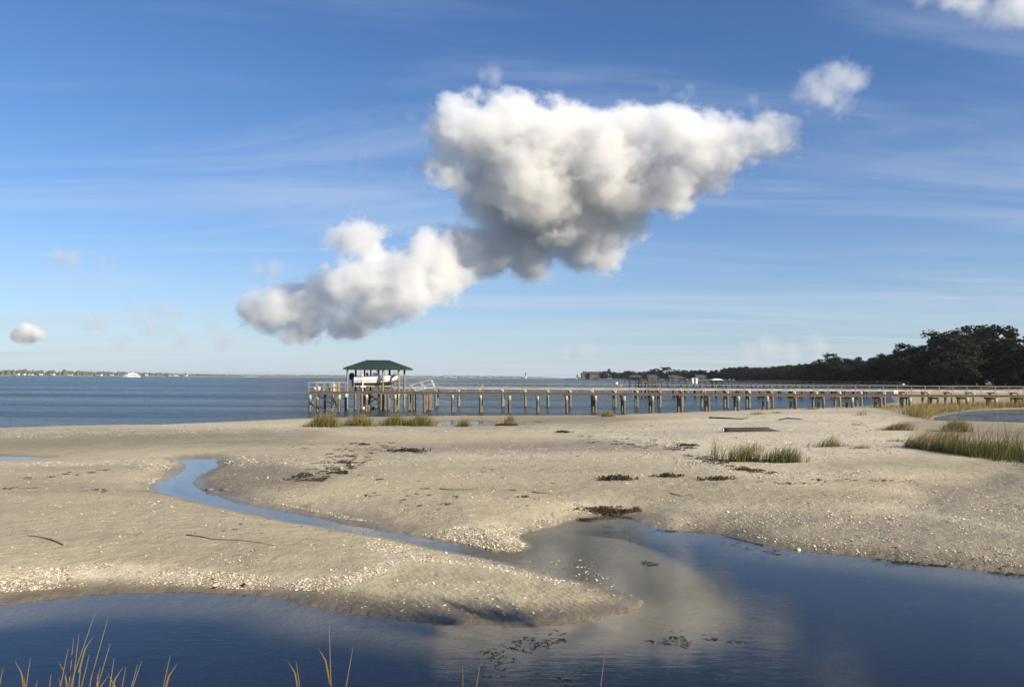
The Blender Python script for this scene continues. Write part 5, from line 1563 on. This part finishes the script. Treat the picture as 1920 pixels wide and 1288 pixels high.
def wrack_bits(label, regions, per=7):
    PP = []; SS = []
    for poly, n, s in regions:
        x, y = scatter_px(poly, n); p = ground(x, y)
        PP.append(p); SS.append(s * .72 * np.exp(rng.normal(0, .45, len(p))))
    V, Fq = strands(np.concatenate(PP), np.concatenate(SS), per, .13)
    tag(mesh_np('seaweed_litter', V, Fq, M['wrack'], None, {'t': np.zeros(len(V))}), label, 'seaweed', kind='stuff')
wrack_bits('scattered dark scraps of seaweed and debris over the sand', [
    ([(610, 845), (650, 832), (735, 826), (735, 838), (700, 862), (650, 885), (600, 905), (545, 900), (590, 870)], 150, .18),
    ([(730, 836), (800, 843), (800, 850), (740, 848)], 26, .16),
    ([(530, 838), (600, 832), (610, 842), (540, 846)], 10, .13),
    ([(600, 890), (780, 890), (880, 935), (820, 965), (660, 930)], 26, .10),
    ([(900, 850), (1100, 850), (1150, 900), (1000, 960), (850, 920)], 44, .085),
    ([(1080, 815), (1260, 826), (1300, 840), (1280, 846), (1100, 832)], 70, .15),
    ([(1270, 848), (1330, 855), (1400, 876), (1470, 888), (1390, 884), (1290, 858)], 90, .13),
    ([(1060, 800), (1260, 790), (1300, 800), (1200, 820), (1080, 818)], 60, .10),
    ([(20, 892), (180, 878), (220, 884), (60, 900)], 20, .13), ([(10, 912), (60, 914), (60, 920), (10, 918)], 8, .12), ([(140, 912), (200, 916), (200, 924), (150, 920)], 10, .11),
    ([(60, 940), (500, 960), (500, 1040), (60, 1020)], 16, .05),
    ([(1340, 1000), (1420, 1018), (1440, 1024), (1380, 1012)], 45, .05), ([(1640, 1046), (1780, 1060), (1790, 1066), (1640, 1052)], 70, .06), ([(1850, 1068), (1960, 1080), (1960, 1088), (1860, 1076)], 50, .06), ([(1230, 991), (1270, 994), (1270, 998), (1230, 995)], 20, .05),
    ([(1530, 898), (1720, 899), (1720, 904), (1530, 904)], 40, .08), ([(1420, 902), (1560, 905), (1560, 909), (1420, 907)], 20, .08),
    ([(1500, 1000), (1900, 1045), (1900, 1070), (1500, 1025)], 60, .035), ([(280, 930), (700, 1010), (700, 1014), (280, 938)], 60, .025),
    ([(1400, 775), (1640, 790), (1640, 800), (1400, 800)], 40, .10), ([(1560, 760), (1640, 765), (1640, 785), (1560, 780)], 30, .12)])

def wrack_clump(label, x0, x1, py, n, s, hgt, per=6):
    n = max(12, int(n * .36)); hgt *= .6
    c = G1((x0 + x1) / 2, py); half = (x1 - x0) / 2 * c.y / F
    u = np.clip(rng.normal(0, .45, n), -1.1, 1.1); v = rng.normal(0, .3, n)
    P = np.stack([c.x + u * half, c.y + v * half * .5, np.zeros(n)], 1)
    P[:, 2] = np.maximum(height(P[:, 0], P[:, 1]), 0) + rng.random(n) * hgt * (1 - np.minimum(1, np.abs(u)))
    V, Fq = strands(P, np.full(n, s), per, .5)
    o = thing('seaweed_clump', label, 'seaweed', (c.x, c.y, c.z))
    tag(mesh_np('strands', V, Fq, M['wrack'], o, {'t': np.zeros(len(V))}), kind='stuff')
wrack_clump('dark seaweed mound with trailing strands, left of three on the open sand', 1118, 1186, 899, 90, .20, .14)
wrack_clump('dark seaweed mound, middle of three on the open sand', 1228, 1276, 894, 60, .17, .12)
wrack_clump('long thin seaweed drift, right of three on the open sand', 1300, 1378, 899, 60, .17, .05)
wrack_clump('low black wrack heap right of the long seaweed drift', 1374, 1414, 881, 40, .14, .06)
wrack_clump('thick black wrack bank at the head of the pool', 1086, 1190, 961, 260, .12, .10)
wrack_clump('small black wrack smear at the left shore of the pool head', 1076, 1120, 974, 60, .09, .03)
wrack_clump('dark peat and weed under the lone tuft by the puddle', 920, 968, 798, 60, .30, .12)
wrack_clump('flat dark seaweed strip on the sand below the grass row', 735, 800, 846, 60, .24, .06)
wrack_clump('small dark wrack mat on the shelly sand under the pier', 1042, 1070, 811, 26, .24, .05)
wrack_clump('blackish wrack patch at the left foot of the big grass patch', 1268, 1310, 836, 50, .18, .06)

# weed floating on the pool
def floating(label, regions):
    PP = []
    for poly, n in regions:
        x, y = scatter_px(poly, n); p = onz(x, y, np.full(len(x), .0)); d = vnoise(p[:, 0] * 3, p[:, 1] * 3, 51)
        PP.append(p[d > -.06])
    P = np.concatenate(PP); P[:, 2] = .002
    V, Fq = strands(P, np.full(len(P), .045) * np.exp(rng.normal(0, .4, len(P))), 4, .06)
    V[:, 2] = np.maximum(V[:, 2], .002)
    tag(mesh_np('floating_weed', V, Fq, M['wrack'], None, {'t': np.zeros(len(V))}), label, 'seaweed', kind='stuff')
floating('dark flecks of weed floating on the pool', [([(900, 1210), (1060, 1180), (1080, 1200), (930, 1250)], 80), ([(1215, 1170), (1290, 1185), (1290, 1215), (1215, 1205)], 45), ([(1310, 1190), (1400, 1192), (1400, 1205), (1330, 1208)], 40), ([(1205, 1053), (1232, 1053), (1232, 1061), (1205, 1061)], 40), ([(1130, 985), (1180, 988), (1180, 1000), (1130, 996)], 30), ([(1340, 1005), (1460, 1030), (1470, 1045), (1350, 1020)], 60), ([(900, 1240), (1100, 1250), (1100, 1287), (900, 1287)], 40)])

def stick(label, pts, r, name='driftwood_stick', lift=.015):
    g = ground([p[0] for p in pts], [p[1] for p in pts])
    t = tag(MB().tube([(p[0], p[1], p[2] + lift) for p in g], [r * k for k in np.linspace(1, .35, len(pts))], 6).build(name, M['stick'], None, True), label, 'stick')
    return t
stick('short curved reed stem lying on the sand at far left', [(118, 1022), (100, 1014), (82, 1009), (66, 1006), (50, 1005)], .014)
stick('long wavy stem lying on the sand left of the creek', [(350, 1004), (372, 1006), (400, 1012), (440, 1013), (480, 1017), (521, 1025)], .010)
stick('thin straight twig lying on the open sand right of the debris', [(824, 917), (850, 919), (880, 918), (898, 918)], .012)
stick('bent twig on the sand above the head of the pool', [(998, 923), (1015, 925), (1036, 927)], .014)
stick('short twig on the sand right of the seaweed mounds', [(1256, 925), (1268, 928), (1280, 931)], .014)
stick('long grey driftwood stick on the shelly sand beyond the log', [(1330, 784), (1360, 785), (1390, 786.5), (1404, 784)], .07, lift=.05)
stick('thin driftwood stick on the shelly sand right of the long grey one', [(1462, 788), (1475, 785), (1495, 786), (1505, 787)], .06, lift=.04)
for lb, a in (('upright twig poking from the shallow pool head', (1181, 1006, 985)), ('short dark twig standing in the pool at bottom centre', (866, 1290, 1246)), ('little twig standing in the creek', (681, 1003, 996))):
    p = onz(a[0], a[1], 0.0); q = atY(a[0], a[2], p[1])
    tag(MB().tube([(p[0], p[1], -.1), (p[0] + .01, p[1], (q[2]) * .5), tuple(q)], [.008, .007, .004], 5).build('driftwood_twig', M['stick'], None), lb, 'twig')

# flat stones and the pale whelk at the water edge
def stone(label, px, py, w, h, mat, name='stone', cat='stone'):
    c = G1(px, py); v = []; f = []
    n = 9
    for s, k in ((.9, 0), (1, .3), (.75, .75), (.3, 1)):
        for j in range(n):
            a = 6.283 * j / n; q = w * s * random.uniform(.85, 1.1)
            v.append((c.x + q * math.cos(a), c.y + q * math.sin(a) * .7, c.z - .01 + h * k))
    for i in range(3):
        for j in range(n): f.append((i * n + j, i * n + (j + 1) % n, (i + 1) * n + (j + 1) % n, (i + 1) * n + j))
    f.append(tuple(3 * n + j for j in range(n)))
    tag(MB().add(v, f).build(name, mat, None, True), label, cat)
M['stone'] = simple('wet_grey_stone', (0.2, 0.17, 0.14), (0.12, 0.10, 0.085), 8.0, 0.7)
stone('flat grey stone on the creek bank, left of two', 394, 918, .15, .07, M['stone'])
stone('flat grey stone on the creek bank, right of two', 422, 918, .15, .06, M['stone'])
stone('black stone among the shells on the left pool bank', 457, 1098, .05, .05, M['black'])
stone('small dark stone left of the black one on the pool bank', 402, 1102, .045, .03, M['black'])
stone('pale shell clump sitting at the water edge of the right pool', 1497, 1031, .055, .05, M['shell'], 'oyster_shell', 'shell')
stone('dark shell lump on the left shell bank', 131, 1086, .06, .04, M['stone'])

# the old piling lying on the shelly sand
a = G1(1356, 810); b = G1(1449, 810)
b = Vector((b.x, a.y + .15, 0)); b.z = gz(b.x, b.y); r = .135
lg = thing('driftwood_log', 'dark tarred piling log with splintered right end on shelly sand', 'log', (a.x, a.y, a.z))
n = 12; mb = MB()
ax = (b - a).normalized()
pts = []; rad = []
for i in range(7):
    k = i / 6; pts.append(a.lerp(b, k) + Vector((0, 0, r * .75))); rad.append(r * random.uniform(.95, 1.04))
mb.tube(pts, rad, n).build('trunk', M['log'], lg, True)
MB().tube([pts[-1] + Vector((-.05, 0, -.01)), pts[-1] + ax * .25 + Vector((0, 0, -.06)), pts[-1] + ax * .75 + Vector((0, 0, -.1))], [r * .9, r * .5, r * .06], 8).build('splintered_end', M['log'], lg)
MB().tube([pts[0] - ax * .035, pts[0] - ax * .002], [r * .92, r * .96], n).build('cut_end', M['white'], lg)
# ------------------------------------------------------------------ clouds: real volumes far off
def cloud(name, label, blobs, D, vox, dens, amp=380.0, bias=.46, soft=85.0, warp=220.0, nsc=250.0, tilt=lambda x, y: 1.0, flat=1.0):
    pts = []
    for b in blobs:
        px, py, r = b[:3]; d = D * (b[3] if len(b) > 3 else tilt(b[0], b[1]))
        p = atY(px, py, d); pts.append((float(p[0]), float(p[1]), float(p[2]), r / F * d))
    lo = Vector([min(p[i] - p[3] * 1.3 for p in pts) for i in range(3)]); hi = Vector([max(p[i] + p[3] * 1.3 for p in pts) for i in range(3)])
    g = bpy.data.node_groups.new(name, 'GeometryNodeTree')
    g.interface.new_socket('Geometry', in_out='OUTPUT', socket_type='NodeSocketGeometry')
    q = NT(g)
    out = q.n('NodeGroupOutput'); vc = q.n('GeometryNodeVolumeCube'); sm = q.n('GeometryNodeSetMaterial')
    q.l(vc.outputs[0], sm.inputs[0]); q.l(sm.outputs[0], out.inputs[0])
    vc.inputs['Min'].default_value = lo; vc.inputs['Max'].default_value = hi
    for i, k in enumerate(('Resolution X', 'Resolution Y', 'Resolution Z')):
        vc.inputs[k].default_value = max(8, int((hi[i] - lo[i]) / vox))
    pos = q.n('GeometryNodeInputPosition').outputs[0]
    def vm(op, a, b):
        x = q.n('ShaderNodeVectorMath', operation=op)
        q.put(x.inputs[0], a)
        if op == 'SCALE': x.inputs['Scale'].default_value = b
        else: q.put(x.inputs[1], b)
        return x.outputs['Value'] if op == 'DISTANCE' else x.outputs[0]
    nz = q.n('ShaderNodeTexNoise'); nz.inputs['Scale'].default_value = 1 / 520; nz.inputs['Detail'].default_value = 3
    q.l(pos, nz.inputs['Vector'])
    p2 = vm('ADD', pos, vm('SCALE', vm('SUBTRACT', nz.outputs['Color'], (.5, .5, .5)), warp))
    p2 = vm('MULTIPLY', p2, (1, 1, flat)); pf = vm('MULTIPLY', pos, (1, 1, flat))       # heaps spread wider than they rise
    acc = None
    for x, y, z, r in pts:
        v = q.math('MULTIPLY_ADD', vm('DISTANCE', p2, (x, y, z * flat)), -1.0, r * (1 + (flat - 1) * .45))
        acc = v if acc is None else q.math('SMOOTH_MAX', acc, v, 60.0)
    n2 = q.noise(pf, 1 / nsc, 7, .75)
    f = q.math('ADD', acc, q.math('MULTIPLY', q.math('SUBTRACT', n2, bias), amp))
    q.l(q.math('MULTIPLY', f, 1 / soft, clamp=True), vc.inputs['Density'])
    m = bpy.data.materials.new(name + '_vapour'); m.use_nodes = True; t = m.node_tree; t.nodes.clear()
    pv = t.nodes.new('ShaderNodeVolumePrincipled'); o = t.nodes.new('ShaderNodeOutputMaterial'); t.links.new(pv.outputs[0], o.inputs['Volume'])
    pv.inputs['Color'].default_value = (.9995, .9995, .9995, 1); pv.inputs['Density'].default_value = dens; pv.inputs['Anisotropy'].default_value = .2
    sm.inputs['Material'].default_value = m
    me = bpy.data.meshes.new(name); ob = bpy.data.objects.new(name, me); COL.objects.link(ob)
    ob.modifiers.new('vapour', 'NODES').node_group = g
    tag(ob, label, kind='stuff')
    return ob
def big_tilt(x, y):     # the head leans towards us, so its underside lies in its own shade
    head = float(np.interp(y, [180, 300, 420, 520], [.92, .98, 1.05, 1.05]))
    tail = float(np.interp(y, [440, 520, 610], [.94, .96, 1.0]))
    k = float(np.interp(x, [780, 900], [0, 1]))
    return tail * (1 - k) + head * k
BIG = [(905, 265, 75), (870, 235, 48), (960, 240, 65), (1040, 255, 68), (1000, 330, 115), (1110, 305, 100), (1190, 260, 64), (1250, 255, 62), (1310, 275, 62), (1370, 275, 52), (1425, 268, 42), (1470, 262, 32), (1495, 262, 16), (1150, 345, 85), (1250, 330, 65), (1320, 320, 45), (1060, 400, 92), (1000, 425, 72), (1120, 430, 62), (1180, 412, 42), (930, 385, 55), (850, 325, 40), (815, 320, 25), (920, 470, 52), (990, 490, 44), (1080, 470, 46), (1130, 485, 30), (870, 470, 48), (800, 470, 45), (840, 505, 44), (760, 510, 46), (690, 520, 56), (650, 540, 56), (600, 560, 52), (545, 575, 50), (490, 588, 36), (700, 565, 56), (760, 555, 48), (560, 605, 34), (650, 600, 38), (820, 540, 38), (670, 455, 38), (690, 445, 28), (645, 448, 24)]
BIG = [(x, y, r * (.93 if x < 880 and y > 430 else .92 if y > 400 else 1.0)) for x, y, r in BIG]
cloud('cumulus_cloud', 'huge white and grey cumulus cloud stretching diagonally over the pier', BIG, 6000, 14, .0092, amp=760, bias=.465, soft=60, nsc=290, flat=1.25, tilt=big_tilt)
cloud('cumulus_cloud', 'small ragged white cloud alone in the upper right sky', [(1508, 170, 26), (1530, 160, 34), (1565, 150, 40), (1600, 158, 32), (1590, 195, 26), (1545, 180, 28), (1515, 212, 14), (1610, 210, 12)], 5000, 12, .009, bias=.5, soft=130, nsc=160)
cloud('cumulus_cloud', 'white cloud cut by the top right corner of the sky', [(1740, -8, 30), (1780, 2, 36), (1830, 12, 40), (1870, 22, 34), (1910, 10, 46), (1960, -10, 60)], 5000, 14, .008, bias=.51, soft=130, nsc=160)
cloud('cumulus_cloud', 'small bright puff low over the sea at far left', [(34, 628, 14), (52, 624, 18), (70, 628, 14)], 9000, 14, .03, amp=340, bias=.47, soft=80, nsc=160, warp=80)
cloud('cumulus_cloud', 'pair of faint puffs in the left sky above the horizon', [(105, 484, 20), (135, 487, 22), (190, 490, 18), (215, 496, 14)], 9000, 18, .006, amp=380, bias=.5, soft=160, nsc=200, warp=120)
cloud('cumulus_cloud', 'group of thin grey puffs low in the left sky', [(160, 612, 16), (190, 612, 20), (255, 606, 18), (285, 615, 26), (320, 612, 22), (300, 575, 24), (250, 570, 16), (330, 590, 18), (400, 612, 22), (230, 645, 20), (340, 640, 22), (420, 640, 24)], 9500, 22, .004, amp=420, bias=.49, soft=160, nsc=240, warp=160)
cloud('cumulus_cloud', 'faint warm wisp left of the great cumulus', [(485, 502, 20), (515, 503, 24), (545, 505, 14)], 9000, 18, .005, amp=380, bias=.5, soft=160, nsc=200, warp=120)
cloud('cumulus_cloud', 'torn wisp hanging left of the cumulus head', [(685, 270, 12), (690, 295, 16), (686, 325, 14), (770, 220, 14), (800, 245, 16), (925, 140, 22), (900, 145, 16)], 6000, 14, .005, amp=300, bias=.5, soft=120, nsc=160, warp=160)
cloud('cumulus_cloud', 'torn scraps right above the cumulus head', [(1280, 180, 14), (1295, 170, 12), (1245, 165, 10), (1415, 185, 16), (1420, 205, 12)], 6000, 14, .006, amp=300, bias=.5, soft=120, nsc=160, warp=160)
cloud('cumulus_cloud', 'low pale cloud bank behind the wood at right', [(1400, 660, 26), (1440, 655, 30), (1480, 660, 24), (1535, 650, 26), (1100, 662, 24), (1060, 665, 20)], 12000, 30, .002, amp=420, bias=.47, soft=180, nsc=260, warp=160)
# ------------------------------------------------------------------ air
def haze():
    o = MB().box(-15500, 15500, -600, 17500, -4.0, 38.0).build('haze', M['rock'])
    o.data.materials.clear()
    m = bpy.data.materials.new('sea_air'); m.use_nodes = True; t = m.node_tree; t.nodes.clear()
    pv = t.nodes.new('ShaderNodeVolumePrincipled'); u = t.nodes.new('ShaderNodeOutputMaterial'); t.links.new(pv.outputs[0], u.inputs['Volume'])
    pv.inputs['Color'].default_value = (.86, .92, 1, 1); pv.inputs['Density'].default_value = 4e-5; pv.inputs['Anisotropy'].default_value = .2
    o.data.materials.append(m)
    tag(o, 'thin blue sea haze', kind='stuff')
haze()
